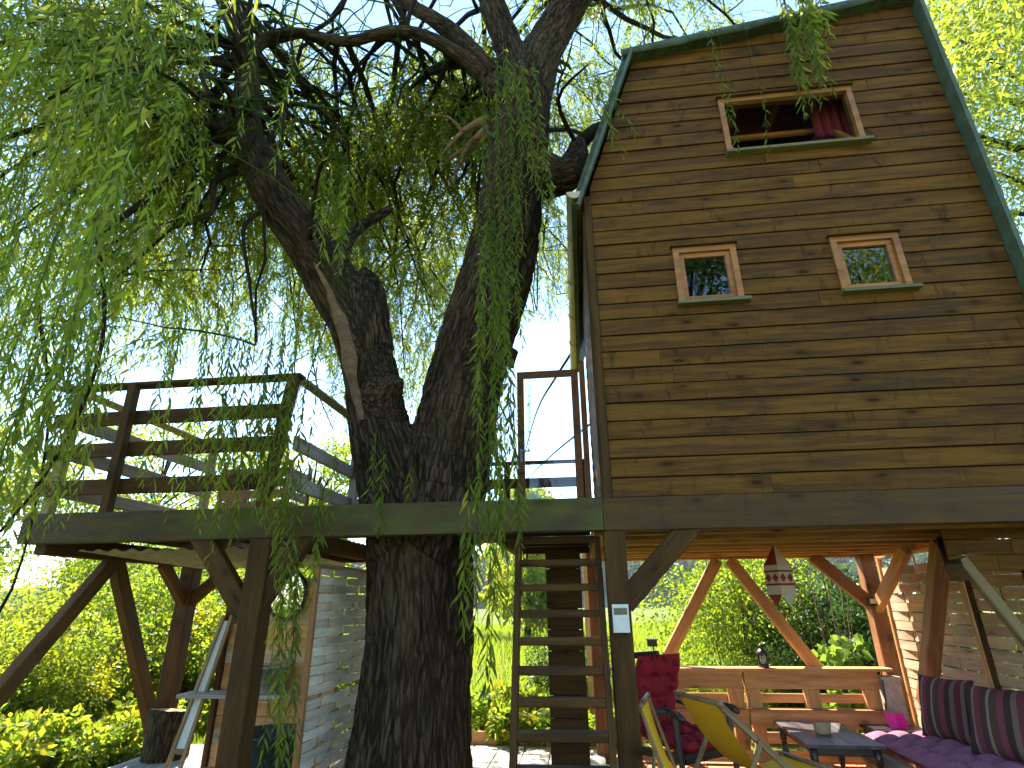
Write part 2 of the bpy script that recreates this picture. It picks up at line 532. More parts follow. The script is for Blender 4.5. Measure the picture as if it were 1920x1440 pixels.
def stem_arrays(P, r0, r1, tint=0.1):
    """three sided thin stem along polyline P (numpy n x 3)"""
    n = len(P)
    T = np.gradient(P, axis=0)
    T /= np.linalg.norm(T, axis=1, keepdims=True) + 1e-9
    ref = np.array([0.3, 0.9, 0.1])
    a = np.cross(T, ref); a /= np.linalg.norm(a, axis=1, keepdims=True) + 1e-9
    b = np.cross(T, a)
    r = np.linspace(r0, r1, n)[:, None]
    V = np.stack([P + r * (a * math.cos(q) + b * math.sin(q)) for q in (0, 2.094, 4.189)], 1).reshape(-1, 3)
    f = []
    for i in range(n - 1):
        for k in range(3):
            f += [i * 3 + k, i * 3 + (k + 1) % 3, (i + 1) * 3 + (k + 1) % 3, (i + 1) * 3 + k]
    f = np.array(f)
    return V, f, np.arange(0, len(f), 4), np.full(len(V), tint)
# ================================================================== the setting
def grid_ground():
    xs = np.concatenate([[-900, -300, -120, -60], np.linspace(-30, 30, 31), [60, 120, 300, 900]])
    ys = np.concatenate([[-300, -100, -40], np.linspace(-20, 40, 31), [60, 100, 200, 400, 900]])
    V = [(x, y, -0.06 + 0.05 * mnoise.noise((x * .3, y * .3, 0)) - (0.0 if y < 12 else min(0.5, (y - 12) * 0.01))) for y in ys for x in xs]
    n = len(xs)
    F = [(j * n + i, j * n + i + 1, (j + 1) * n + i + 1, (j + 1) * n + i) for j in range(len(ys) - 1) for i in range(n - 1)]
    b = MB()
    b.add(V, F, True)
    return b.build('ground', M['ground'])
tag(grid_ground(), 'sunlit meadow and garden ground running out to the woods', kind='structure')
b = MB()
b.box((-0.6, 4.6, -0.06), (9.4, 5.6, 0.12))
tag(b.build('path', M['soil']), 'trodden earth under the treehouse', kind='structure')
# terracotta tiles under the treehouse
fl = MB()
fl.box((1.87, 5.75, 0.004), (3.3, 3.1, 0.02))
floor = tag(fl.build('patio_floor', M['slab']), 'terracotta tiled floor of the sitting area', kind='structure')
tm = MB()
tm.box((0, 0, 0), (0.288, 0.288, 0.02))
t0 = None
for i in range(11):
    for j in range(10):
        mt = Matrix.Translation((0.4 + i * 0.298, 4.4 + j * 0.298, 0.018 + random.uniform(0, .003)))
        if t0 is None:
            t0 = tm.build('tile', M['tile'], floor, mt)
        else:
            place(bpy.data.objects.new('tile', t0.data), mt, floor)
# pale paving slabs behind the trunk
pv = MB()
pv.box((-0.75, 6.9, -0.01), (1.9, 1.2, 0.03))
paving = tag(pv.build('pavement', M['soil']), 'pale paving slabs behind the willow', kind='structure')
sm_ = MB()
sm_.box((0, 0, 0), (0.285, 0.18, 0.04))
s0 = None
for i in range(6):
    for j in range(6):
        mt = Matrix.Translation((-1.5 + i * 0.298, 6.42 + j * 0.192, 0.02 + random.uniform(0, .006))) @ Matrix.Rotation(random.uniform(-.02, .02), 4, 'Z')
        if s0 is None:
            s0 = sm_.build('slab', M['slab'], paving, mt)
        else:
            place(bpy.data.objects.new('slab', s0.data), mt, paving)

# ================================================================== treehouse
YF = 4.2
house = thing('treehouse', 'tall brown weatherboarded treehouse on stilts with three wood framed windows', 'treehouse', (1.83, 6.0, 2.3))
XR = 3.46
def clip(poly, a, b_, c):
    """keep the side a*x + b*z <= c"""
    out = []
    for i in range(len(poly)):
        p, q = poly[i], poly[(i + 1) % len(poly)]
        dp, dq = a * p[0] + b_ * p[1] - c, a * q[0] + b_ * q[1] - c
        if dp <= 0:
            out.append(p)
        if dp * dq < 0:
            t = dp / (dp - dq)
            out.append((p[0] + t * (q[0] - p[0]), p[1] + t * (q[1] - p[1])))
    return out
SLX0, SLZ0, SLX1, SLZ1, APZ = 0.20, 4.99, 0.76, 6.64, 7.02
def outline(poly):
    # left slope, then the shallow top slope
    a, c_ = (SLZ1 - SLZ0), -(SLX1 - SLX0)
    poly = clip(poly, -a, -c_, -(a * SLX0 + c_ * SLZ0))
    k = (APZ - SLZ1) / (XR - SLX1)
    poly = clip(poly, -k, 1.0, SLZ1 - k * SLX1)
    return poly
wins = [(0.90, 1.42, 3.86, 4.40), (2.17, 2.70, 3.87, 4.39), (1.50, 2.69, 5.36, 6.02)]
fw = MB()
for x0, x1 in [(0.2, .95), (.95, 1.37), (1.37, 1.55), (1.55, 2.22), (2.22, 2.64), (2.64, XR)]:
    segs = [(2.3, 7.1)]
    for a, b_, c, d in wins:
        if x0 < b_ - .06 and x1 > a + .06:
            ns = []
            for s, e in segs:
                if c + .05 > s: ns.append((s, min(e, c + .05)))
                if d - .05 < e: ns.append((max(s, d - .05), e))
            segs = ns
    for s, e in segs:
        if e - s < .05: continue
        pl = outline([(x0, s), (x1, s), (x1, e), (x0, e)])
        if len(pl) < 3: continue
        n = len(pl)
        vs = [(p[0], YF + .004, p[1]) for p in pl] + [(p[0], YF + .05, p[1]) for p in pl]
        fw.add(vs, [tuple(range(n)), tuple(range(n, 2 * n))[::-1]] + [(i, i + n, (i + 1) % n + n, (i + 1) % n) for i in range(n)])
front = fw.build('front_wall', M['beam'], house)
front['label'] = 'front wall clad in overlapping brown boards'
def wall_board(x0, x1, z0, z1, seg, parent):
    pl = outline([(x0, z0), (x1, z0), (x1, z1), (x0, z1)])
    if len(pl) < 3 or max(p[0] for p in pl) - min(p[0] for p in pl) < .04: return
    cx, cz = sum(p[0] for p in pl) / len(pl), z0
    n = len(pl)
    jy = random.uniform(-.003, .003)
    tw = random.uniform(-.002, .002)
    def yf(p): return YF - .030 + (p[1] - z0) / .16 * .010 + jy + tw * (p[0] - cx) + .004 * mnoise.noise((p[0] * 1.1, z0 * 9, 0))
    vs = [(p[0] - cx, yf(p) - YF, p[1] - cz) for p in pl] + [(p[0] - cx, yf(p) + .018 - YF, p[1] - cz) for p in pl]
    mb = MB()
    mb.add(vs, [tuple(range(n)), tuple(range(n, 2 * n))[::-1]] + [(i, i + n, (i + 1) % n + n, (i + 1) % n) for i in range(n)])
    mb.build('board', M['clad'], parent, Matrix.Translation((cx, YF, cz)))
PITCH = .1463
row = 0
z = 2.305
while z < 7.0:
    z1 = z + PITCH - random.uniform(.006, .011)
    xs = [0.245, XR]
    for _ in range(random.choice((0, 1, 1))):
        x = random.uniform(.7, 3.1)
        if all(abs(x - q) > .45 for q in xs):
            xs.append(x)
    xs.sort()
    for xa, xb in zip(xs[:-1], xs[1:]):
        pieces = [(xa + .0015, xb - .0015, z, z1)]
        for a, b_, c, d in wins:
            nn = []
            for p in pieces:
                if p[1] <= a + .03 or p[0] >= b_ - .03 or p[3] <= c + .02 or p[2] >= d - .02:
                    nn.append(p); continue
                if p[0] < a: nn.append((p[0], a + .01, p[2], p[3]))
                if p[1] > b_: nn.append((b_ - .01, p[1], p[2], p[3]))
                m0, m1 = max(p[0], a + .01), min(p[1], b_ - .01)
                if p[2] < c: nn.append((m0, m1, p[2], c + .01))
                if p[3] > d: nn.append((m0, m1, d - .01, p[3]))
            pieces = nn
        for p in pieces:
            wall_board(*p, None, front)
    z += PITCH
    row += 1
# corner trims
beam('corner_board', (0.212, YF - .022, 2.30), (0.212, YF - .022, 5.02), .062, .05, 'beam', house)
beam('corner_board', (0.176, YF + .035, 2.30), (0.176, YF + .035, 5.0), .022, .09, 'beam', house)
# left side wall with its boards, seen at a glancing angle
lw = MB()
lw.box((0.215, 5.79, 3.66), (.03, 3.1, 2.7))
left = lw.build('left_wall', M['beam'], house)
for k in range(19):
    zz = 2.32 + k * .142
    beam('board', (0.186 + random.uniform(-.002, .002), 4.285, zz + .075), (0.186, 6.45, zz + .075), .018, .155, 'clad', left, roll=R(-7))
rw = MB()
rw.box((3.46, 5.79, 4.63), (.04, 3.16, 4.66))
rw.build('right_wall', M['clad'], house)
bw = MB()
pl = outline([(0.2, 2.3), (XR, 2.3), (XR, 7.1), (.2, 7.1)])
n = len(pl)
bw.add([(p[0], 7.34, p[1]) for p in pl] + [(p[0], 7.38, p[1]) for p in pl], [tuple(range(n)), tuple(range(n, 2 * n))[::-1]] + [(i, i + n, (i + 1) % n + n, (i + 1) % n) for i in range(n)])
bw.build('back_wall', M['clad'], house)
# loft floor and dark red lining seen through the top window
lf = MB()
lf.box((1.83, 5.79, 4.86), (3.2, 3.05, .05))
lf.build('loft_floor', M['honey'], house)
lin = MB()
lin.box((1.9, 5.05, 5.9), (2.6, .04, 1.9))
lin.build('loft_lining', M['curtain'], house)
for k in range(6):
    beam('rafter', (1.0 + k * .42, 4.4, 6.45), (1.0 + k * .42, 5.0, 6.45), .06, .12, 'rust', house)
cv = MB()
nn = 24
vs = []
for i in range(nn + 1):
    x = 2.42 + i * .5 / nn
    y = 4.42 + .03 * math.sin(i * 1.55)
    vs += [(x, y, 5.25), (x, y, 6.15)]
cv.add(vs, [(2 * i, 2 * i + 2, 2 * i + 3, 2 * i + 1) for i in range(nn)], True)
cv.build('curtain', M['curtaincloth'], house)

def make_window(x0, x1, z0, z1, lab, open_sash=False):
    win = MB()
    t = .05
    yb, yfr = YF + .03, YF - .045
    # outer architrave
    for (a, b_, c, d) in ((x0, x1, z1 - t, z1), (x0, x0 + t, z0, z1 - t), (x1 - t, x1, z0, z1 - t), (x0 + t, x1 - t, z0, z0 + t * .7)):
        win.box(((a + b_) / 2, (yb + yfr) / 2, (c + d) / 2), (b_ - a - .001, yb - yfr, d - c - .001))
    w = win.build('window', M['frame'], house)
    w['label'] = lab
    # sash, a little further in
    a0, a1, c0, c1 = x0 + t, x1 - t, z0 + t * .7, z1 - t
    if open_sash:
        m = Matrix.Translation((0, YF + .02, c1)) @ Matrix.Rotation(R(-38), 4, 'X') @ Matrix.Translation((0, -(YF + .02), -c1))
        m = Matrix.Translation((0, YF + .03, c0)) @ Matrix.Rotation(R(-34), 4, 'X') @ Matrix.Translation((0, -(YF + .03), -c0))
    else:
        m = Matrix.Identity(4)
    s = .042 if not open_sash else .05
    sm = MB()
    ys, yd = YF + .005, .045
    for (a, b_, c, d) in ((a0, a1, c1 - s, c1), (a0, a0 + s, c0 + s, c1 - s), (a1 - s, a1, c0 + s, c1 - s), (a0, a1, c0, c0 + s)):
        sm.box(((a + b_) / 2, ys, (c + d) / 2), (b_ - a - .002, yd, d - c - .002), m)
    sm.build('sash', M['frame'], w)
    g = MB()
    g.box(((a0 + a1) / 2, ys + .004, (c0 + c1) / 2), (a1 - a0 - 2 * s + .01, .006, c1 - c0 - 2 * s + .01), m)
    g.build('pane', M['winglass'], w)
    sl = MB()
    sl.box(((x0 + x1) / 2 + .01, YF - .055, z0 - .008), (x1 - x0 + .05, .085, .028))
    sl.build('sill', M['sill'], w)
    dr = MB()
    dr.box(((x0 + x1) / 2, YF - .045, z1 + .008), (x1 - x0 + .03, .06, .014))
    dr.build('drip_board', M['beam'], w)
    return w
make_window(*wins[0], 'small square window beside the gutter side of the wall')
make_window(*wins[1], 'small square window towards the verge side of the wall')
make_window(*wins[2], 'wide loft window with its sash tilted inwards', True)
# dark room behind the small windows: a partition a little way in
pt_ = MB()
pt_.box((1.83, 5.6, 3.58), (3.2, .03, 2.5))
pt_.build('inner_partition', M['beam'], house)

# roof: steep left slope, shallow top, felt and green edgings
rf = MB()
k = (APZ - SLZ1) / (XR - SLX1)
y0, y1 = 4.06, 8.05
ov = .06
def slab(p0, p1, th, y0, y1):
    d = Vector((p1[0] - p0[0], p1[1] - p0[1])).normalized()
    nrm = Vector((-d.y, d.x)) * th
    q = [p0, p1, (p1[0] + nrm.x, p1[1] + nrm.y), (p0[0] + nrm.x, p0[1] + nrm.y)]
    vs = [(x, y0, z) for x, z in q] + [(x, y1, z) for x, z in q]
    rf.add(vs, [(0, 1, 2, 3), (7, 6, 5, 4), (0, 4, 5, 1), (1, 5, 6, 2), (2, 6, 7, 3), (3, 7, 4, 0)])
sd = Vector((SLX1 - SLX0, SLZ1 - SLZ0)).normalized()
slab((SLX0 - .045 - sd.x * .12, SLZ0 + .012 - sd.y * .12), (SLX1 - .04, SLZ1 + .015), .05, y0 + .03, y1)
slab((SLX1 - .09, SLZ1 - k * .09 + .012), (XR + .09, APZ + k * .09 + .012), .08, y0 + .03, y1)
roof = rf.build('roof', M['roof'], house)
beam('verge_trim', (SLX0 - .03 - sd.x * .15, y0, SLZ0 - .01 - sd.y * .15), (SLX1 - .015, y0, SLZ1 + .02), .03, .075, 'verge', roof)
# the felt folds over the front of the shallow roof in an uneven lip
lip = MB()
nn = 40
vs = []
for i in range(nn + 1):
    t = i / nn
    x = SLX1 - .12 + t * (XR + .12 - SLX1 + .12)
    zt = SLZ1 + k * (x - SLX1) + .105
    dz = .125 + .02 * mnoise.noise((x * 3.1, 0, 2)) + .012 * mnoise.noise((x * 11, 0, 5))
    vs += [(x, y0 + .02, zt), (x, y0 - .012 + .01 * mnoise.noise((x * 5, 3, 1)), zt - dz * .5), (x, y0 - .008, zt - dz), (x, y0 + .012, zt - dz + .004)]
lip.add(vs, [(4 * i + j, 4 * i + 4 + j, 4 * i + 5 + j, 4 * i + 1 + j) for i in range(nn) for j in range(3)], True)
lip.build('felt_lip', M['roof'], roof)
vg = MB()
vg.box((XR + .024, 4.13, 4.65), (.036, .14, 4.72))
vg.build('verge_strip', M['verge'], house)
# gutter along the left eave and its downpipe at the back
gt = MB()
nn = 10
for yy in (4.03, 8.1):
    pass
vs, fs = [], []
for j, yy in enumerate((4.03, 6.0, 8.1)):
    cx = .10 - .06 * (yy - 4.03) / 4.07
    for rr in (.072, .064):
        for i in range(nn + 1):
            a = math.pi + math.pi * i / nn
            vs.append((cx + rr * math.cos(a), yy, 4.985 + rr * math.sin(a)))
st = 2 * (nn + 1)
for j in range(2):
    for i in range(nn):
        fs.append((j * st + i, j * st + i + 1, (j + 1) * st + i + 1, (j + 1) * st + i))
        o_ = nn + 1
        fs.append((j * st + o_ + i, (j + 1) * st + o_ + i, (j + 1) * st + o_ + i + 1, j * st + o_ + i + 1))
fs.append(tuple(range(nn + 1)))
gt.add(vs, fs, True)
gut = gt.build('gutter', M['gutter'], house)
for yy in (4.7, 5.5, 6.3, 7.1):
    gb = MB()
    cx = .10 - .06 * (yy - 4.03) / 4.07
    gb.tube([(cx + .077 * math.cos(math.pi + math.pi * i / 8), yy, 4.985 + .077 * math.sin(math.pi + math.pi * i / 8)) for i in range(9)], .008, 5)
    gb.build('gutter_bracket', M['gutter'], gut)
dp = MB()
dp.tube([(.04, 8.06, 4.93), (.04, 8.06, 0)], .045, 12)
dp.build('downpipe', M['gutter'], house)

# glazed door standing open at right angles to the left wall
dr = MB()
dx0, dx1, dz0, dz1, dy = -.70, .06, 2.36, 4.30, 6.5
for (a, b_, c, d) in ((dx0, dx1, dz1 - .085, dz1), (dx0, dx0 + .085, dz0 + .2, dz1 - .085), (dx1 - .085, dx1, dz0 + .2, dz1 - .085), (dx0, dx1, dz0, dz0 + .2)):
    dr.box(((a + b_) / 2, dy, (c + d) / 2), (b_ - a - .002, .045, d - c - .002))
door = dr.build('door', M['rust'], house)
door['label'] = 'glazed door with a reddish wooden frame, standing open'
g = MB()
g.box(((dx0 + dx1) / 2, dy, (dz0 + dz1) / 2 + .06), (dx1 - dx0 - .16, .006, dz1 - dz0 - .27))
g.build('pane', M['glass'], door)
h = MB()
h.box((dx0 + .045, dy - .026, 3.22), (.03, .008, .16))
h.tube([(dx0 + .045, dy - .03, 3.26), (dx0 + .045, dy - .07, 3.26), (dx0 + .15, dy - .075, 3.26)], .009, 8)
h.build('handle', M['steel'], door)
beam('door_post', (.115, dy, 2.33), (.115, dy, 4.4), .07, .09, 'rust', house)

# ================================================================== timber platform
plat = thing('timber_platform', 'long dark timber platform frame of posts, beams and braces around the willow', 'platform', (-.4, 5.8, 0))
beam('front_beam', (-4.52, YF - .01, 2.185), (.165, YF - .01, 2.185), .11, .235, 'mossbeam', plat)
beam('front_beam', (.17, YF - .006, 2.18), (3.62, YF - .006, 2.18), .11, .235, 'fascia', plat)
def post(x, y, z0, z1, s=.15, mat='beam'):
    return beam('post', (x, y, z0), (x, y, z1), s, s, mat, plat, ch=.008)
post(.235, YF + .005, 0, 2.058)
post(-2.43, YF + .005, 0, 2.062, .165)
post(3.25, 7.2, 0, 2.06, .15, 'rust')
post(.12, 7.2, 0, 2.06, .14, 'rust')
post(-4.42, 6.2, 0, 2.04, .16)
post(3.42, 4.9, 0, 2.06, .14)
def brace(p0, p1, w=.07, h=.13, mat='beam', nm='brace'):
    return beam(nm, p0, p1, w, h, mat, plat, ch=.008)
brace((.27, YF, 1.58), (.86, YF, 2.17), .09, .15)
brace((-2.47, YF, 1.50), (-3.02, YF, 2.17), .09, .15)
brace((-2.40, YF, 1.60), (-2.03, YF, 2.16), .09, .13)
# side of the far deck: V braces between front and back
brace((-4.42, 5.05, 2.0), (-4.42, 3.98, .62), .1, .13)
brace((-4.42, 5.08, 1.98), (-4.42, 6.14, .3), .1, .13)
brace((-4.42, 6.16, 1.62), (-4.42, 5.72, 2.0), .08, .12)
brace((-4.38, 6.2, 1.62), (-3.92, 6.2, 2.02), .08, .12)
beam('side_beam', (-4.42, 4.26, 2.07), (-4.42, 6.3, 2.07), .1, .16, 'beam', plat)
beam('back_beam', (-4.5, 6.28, 2.10), (-2.0, 6.28, 2.10), .08, .16, 'beam', plat)
beam('cross_beam', (-2.43, 4.28, 2.12), (-2.43, 6.22, 2.12), .09, .16, 'beam', plat)
# back of the sitting area
beam('back_beam', (.05, 7.24, 2.13), (3.34, 7.24, 2.13), .11, .17, 'honey', plat)
brace((.80, 7.22, .82), (1.60, 7.22, 2.04), .08, .13, 'honey')
brace((2.55, 7.22, .82), (1.74, 7.22, 2.04), .08, .13, 'honey')
brace((3.22, 7.2, 1.52), (2.68, 7.2, 2.06), .08, .14, 'rust')
brace((3.25, 7.16, 1.50), (3.25, 6.28, 2.06), .08, .13, 'honey')
beam('side_beam', (3.36, 4.28, 2.13), (3.36, 7.18, 2.13), .09, .17, 'honey', plat)
beam('side_beam', (.14, 4.28, 2.13), (.14, 7.18, 2.13), .09, .17, 'rust', plat)
brace((3.30, 6.72, .62), (3.22, 5.62, 2.07), .13, .13, 'rust')
brace((3.22, 5.6, 2.09), (2.62, 4.5, 1.76), .1, .12, 'beam')
brace((2.74, 4.62, 1.86), (3.20, 4.66, 1.0), .06, .08, 'oak')
for k, yy in enumerate((4.55, 4.98, 5.41, 5.84, 6.27, 6.70, 7.05)):
    beam('joist', (.19, yy, 2.145), (3.31 - .05 * (k % 2), yy, 2.145), .06, .15, 'honey' if k > 1 else 'rust', plat)
for k in range(24):
    yy = 4.31 + k * .124
    beam('floor_board', (.2, yy, 2.235), (3.4, yy, 2.235), .119, .024, 'rust', plat)
# walkway boards between the willow and the house, and under the far deck
for k in range(15):
    yy = 5.5 + k * .128
    x0 = -2.36
    beam('deck_board', (x0, yy, 2.315), (.10, yy, 2.315), .118, .028, 'beam', plat)
for k in range(4):
    yy = 4.95 + k * .128
    beam('deck_board', (-.62, yy, 2.315), (.10, yy, 2.315), .118, .028, 'beam', plat)
for yy in (4.9, 5.5, 6.2, 7.2):
    beam('joist', (-.72, yy, 2.22), (.09, yy, 2.22), .06, .15, 'beam', plat)
beam('joist', (-.78, 4.3, 2.2), (-.78, 7.3, 2.2), .06, .17, 'beam', plat)
for k in range(15):
    yy = 4.32 + k * .13
    beam('deck_board', (-4.5, yy, 2.288), (-2.38, yy, 2.288), .12, .028, 'mossbeam', plat)
for xx in (-4.0, -3.55, -3.1, -2.7):
    beam('joist', (xx, 4.27, 2.2), (xx, 6.22, 2.2), .05, .14, 'honey', plat)
# upstand fascia of weathered boards hanging below the front beam on the right
sk = thing('skirt_panel', 'short weathered plank skirt hanging under the platform edge above the striped cushions', 'plank panel', (3.1, 4.62, 1.8))
for k, (xa, xb, zz) in enumerate(((2.66, 2.98, 1.83), (2.985, 3.6, 1.83), (2.66, 3.1, 1.94), (3.105, 3.6, 1.94), (2.66, 3.6, 2.05))):
    beam('plank', (xa, 4.62 + random.uniform(-.004, .004), zz), (xb, 4.62, zz), .022, .107, 'clad', sk)
# ================================================================== railings
def railing(label, posts_, rails, grp='platform railings', mat='beam'):
    c = posts_[0][0]
    r = thing('railing', label, 'railing', (c[0], c[1], 2.3), 0, grp)
    for p0, p1, s in posts_:
        beam('post', p0, p1, s, s, mat, r)
    for p0, p1, w_, h_ in rails:
        beam('rail', p0, p1, w_, h_, mat, r)
    return r
railing('dark front railing of the far deck with three wide rails and a handrail',
        [((-3.83, 4.18, 2.12), (-3.86, 4.18, 3.42), .075), ((-2.50, 4.18, 2.12), (-2.38, 4.2, 3.42), .085)],
        [((-4.62, 4.25, 3.135), (-2.40, 4.25, 3.135), .035, .125), ((-4.62, 4.25, 2.85), (-2.42, 4.25, 2.85), .035, .125),
         ((-4.62, 4.25, 2.53), (-2.44, 4.25, 2.53), .035, .13), ((-4.62, 4.23, 3.43), (-2.32, 4.23, 3.43), .12, .032)])
railing('side railing of the far deck running back from its outer corner',
        [((-4.52, 4.33, 2.2), (-4.52, 4.33, 3.4), .08), ((-4.5, 6.3, 2.2), (-4.5, 6.3, 3.4), .08)],
        [((-4.47, 4.3, 3.135), (-4.45, 6.3, 3.135), .035, .12), ((-4.47, 4.3, 2.85), (-4.45, 6.3, 2.85), .035, .12),
         ((-4.47, 4.3, 2.53), (-4.45, 6.3, 2.53), .035, .12), ((-4.48, 4.3, 3.42), (-4.46, 6.3, 3.42), .12, .03)], mat='oak')
railing('inner railing of the far deck running back beside the forked willow',
        [((-2.3, 5.5, 2.3), (-2.3, 5.5, 3.4), .08), ((-2.3, 6.3, 2.3), (-2.3, 6.3, 3.4), .08)],
        [((-2.33, 4.26, 2.85), (-2.3, 6.3, 2.85), .035, .12), ((-2.33, 4.26, 2.53), (-2.3, 6.3, 2.53), .035, .12),
         ((-2.33, 4.26, 3.40), (-2.3, 6.3, 3.40), .1, .03)], mat='grey')
railing('back railing of the walkway seen through the glazed door',
        [((-1.9, 7.42, 2.3), (-1.9, 7.42, 3.34), .08), ((-.95, 7.42, 2.3), (-.95, 7.42, 3.34), .08), ((.07, 7.42, 2.3), (.07, 7.42, 3.34), .08)],
        [((-2.1, 7.4, 3.07), (.14, 7.4, 3.07), .035, .13), ((-2.1, 7.4, 2.72), (.14, 7.4, 2.72), .035, .12), ((-2.1, 7.42, 3.35), (.14, 7.42, 3.35), .1, .035)])
# ================================================================== ladder
lad = thing('ladder', 'steep dark wooden ladder of flat treads going up through the platform', 'ladder', (-.17, 3.7, 0))
def lad_pt(x, z): return (x, 4.42 - .357 * (2.06 - z), z)
for x in (-.475, .12):
    beam('stringer', lad_pt(x, 0.0), lad_pt(x, 2.26), .04, .12, 'beam', lad, side=(0, 1, 0))
for k in range(12):
    zz = 1.862 - k * .1725 + .1725
    if zz < 0.1: break
    p = lad_pt(0, zz)
    beam('tread', (-.453, p[1], zz), (.098, p[1], zz), .115, .048, 'beam', lad)

# clad column behind the ladder
cc = thing('clad_column', 'square column faced with short brown boards behind the ladder', 'column', (-.2, 6.15, 0))
cb = MB(); cb.box((-.205, 6.16, 1.03), (.27, .27, 2.05)); cb.build('core', M['beam'], cc)
for k in range(11):
    beam('board', (-.375, 6.005, .1 + k * .19 + random.uniform(-.004, .004)), (-.035, 6.005, .1 + k * .19), .02, .184, 'beam', cc)
    beam('board', (-.032, 6.02, .1 + k * .19), (-.032, 6.3, .1 + k * .19), .02, .184, 'beam', cc)
kerb = thing('timber_edging', 'low reddish timber edging of the paving behind the ladder', 'edging', (-.4, 7.55, 0))
beam('plank', (-1.5, 7.55, .09), (.05, 7.55, .09), .05, .16, 'honey', kerb)
beam('peg', (-.3, 7.5, 0), (-.3, 7.5, .3), .08, .05, 'honey', kerb)

# ================================================================== woven fence panels
def slatmesh(L, h, bow, mat):
    n = 6
    vs = []
    for i in range(n + 1):
        t = i / n
        x = -L / 2 + L * t
        y = -bow * math.sin(math.pi * t)
        for dy in (0, .008):
            for zz in (-h / 2, h / 2):
                vs.append((x, y + dy, zz))
    fs = []
    for i in range(n):
        a, b_ = 4 * i, 4 * i + 4
        fs += [(a, b_, b_ + 1, a + 1), (a + 2, a + 3, b_ + 3, b_ + 2), (a + 1, b_ + 1, b_ + 3, a + 3), (a, a + 2, b_ + 2, b_)]
    fs += [(0, 1, 3, 2), (4 * n, 4 * n + 2, 4 * n + 3, 4 * n + 1)]
    me = bpy.data.meshes.new('slat')
    me.from_pydata(vs, [], fs)
    me.materials.append(mat)
    return me
def woven(label, x, ya, yb, z0, z1, mat, frame, facing=-1, span=.285, pitch=.0755, h=.069, group=None, drop=None):
    """panel in the plane x = const from ya to yb; facing is the side it bulges to"""
    t = thing('woven_panel', label, 'fence panel', (x, (ya + yb) / 2, z0), 0, group)
    full = slatmesh(2 * span - .03, h, .03, M[mat])
    half = slatmesh(span - .03, h, .014, M[mat])
    nspan = int(round((yb - ya) / span))
    rows = int((z1 - z0 - .06) / pitch)
    rot = Matrix.Rotation(R(-90) if facing < 0 else R(90), 4, 'Z')
    for r in range(rows):
        zz = z0 + .05 + pitch * (r + .5)
        if drop and zz > drop: zz += .035
        i = 0
        if r % 2 == 1:
            segs = [(0, 1)] + [(k, min(k + 2, nspan)) for k in range(1, nspan, 2)]
        else:
            segs = [(k, min(k + 2, nspan)) for k in range(0, nspan, 2)]
        for a, b_ in segs:
            cy_ = ya + (a + b_) / 2 * span
            tilt = random.gauss(0, .006)
            m = Matrix.Translation((x + random.uniform(-.003, .003), cy_, zz + random.uniform(-.004, .004))) @ rot @ Matrix.Rotation(tilt, 4, 'Y')
            place(bpy.data.objects.new('slat', full if b_ - a == 2 else half), m, t)
    for k in range(nspan + 1):
        beam('batten', (x - facing * .018, ya + k * span, z0), (x - facing * .018, ya + k * span, z1), .016, .03, frame, t)
    for yy in (ya - .025, yb + .025):
        beam('frame', (x, yy, z0 - .05), (x, yy, z1 + .03), .04, .045, frame, t)
    beam('frame', (x, ya - .05, z1 + .03), (x, yb + .05, z1 + .03), .04, .035, frame, t)
    return t
woven('bleached woven slat panel beside the willow trunk', -2.02, 4.32, 6.03, .0, 1.84, 'pale', 'rust', facing=1, pitch=.0635, h=.058, drop=.92, group='woven fence panels')
woven('warm woven slat panel with light gaps beside the corner post', 3.50, 5.98, 7.40, .25, 2.02, 'slat', 'honey', facing=-1, span=.355, pitch=.096, h=.087, group='woven fence panels')
woven('weathered woven slat panel behind the striped pillows', 3.50, 4.42, 5.86, .25, 1.90, 'slat', 'beam', facing=-1, span=.36, pitch=.098, h=.090, group='woven fence panels')

# ================================================================== wash corner under the far deck
wc = thing('plank_partition', 'brown plank partition of the wash corner under the far deck', 'partition', (-2.95, 5.52, 0))
for k in range(16):
    zz = .16 + k * .108
    beam('plank', (-3.42, 5.52 + random.uniform(-.003, .003), zz), (-2.30, 5.52, zz), .022, .105, 'honey' if k % 3 else 'slat', wc)
beam('edge_post', (-3.44, 5.5, .1), (-3.44, 5.5, 1.82), .05, .06, 'beam', wc)
sh = MB()
sh.box((-3.1, 5.36, .842), (1.06, .32, .03))
tag(sh.build('wash_shelf', M['grey']), 'grey wooden shelf fixed across the plank partition', 'shelf')
mr = thing('round_mirror', 'round mirror in a dark rim hanging on the plank partition', 'mirror', (-2.87, 5.49, 1.46))
c = MB()
prof = []
c.tube([(-2.86 + .185 * math.cos(a), 5.475, 1.68 + .225 * math.sin(a)) for a in np.linspace(0, 2 * math.pi, 33)], .02, 8, False)
c.build('rim', M['darkwood'], mr)
c = MB()
nn = 32
mm = Matrix.Rotation(R(4), 4, 'Z')
c.add([(-2.86 + .178 * math.cos(2 * math.pi * k / nn), 5.478 + .01 * math.cos(2 * math.pi * k / nn), 1.68 + .218 * math.sin(2 * math.pi * k / nn)) for k in range(nn)], [tuple(range(nn))])
c.build('mirror_glass', M['mirror'], mr)
bk = thing('bucket', 'dull galvanised metal bucket standing on the grey shelf', 'bucket', (-2.86, 5.36, .857))
c = MB(); c.lathe([(.108, 0), (.112, .01), (.138, .2), (.145, .2), (.145, .212), (.136, .21), (.132, .19), (.106, .02), (.0, .015)], (-2.86, 5.36, .858), 24); c.build('body', M['metal'], bk)
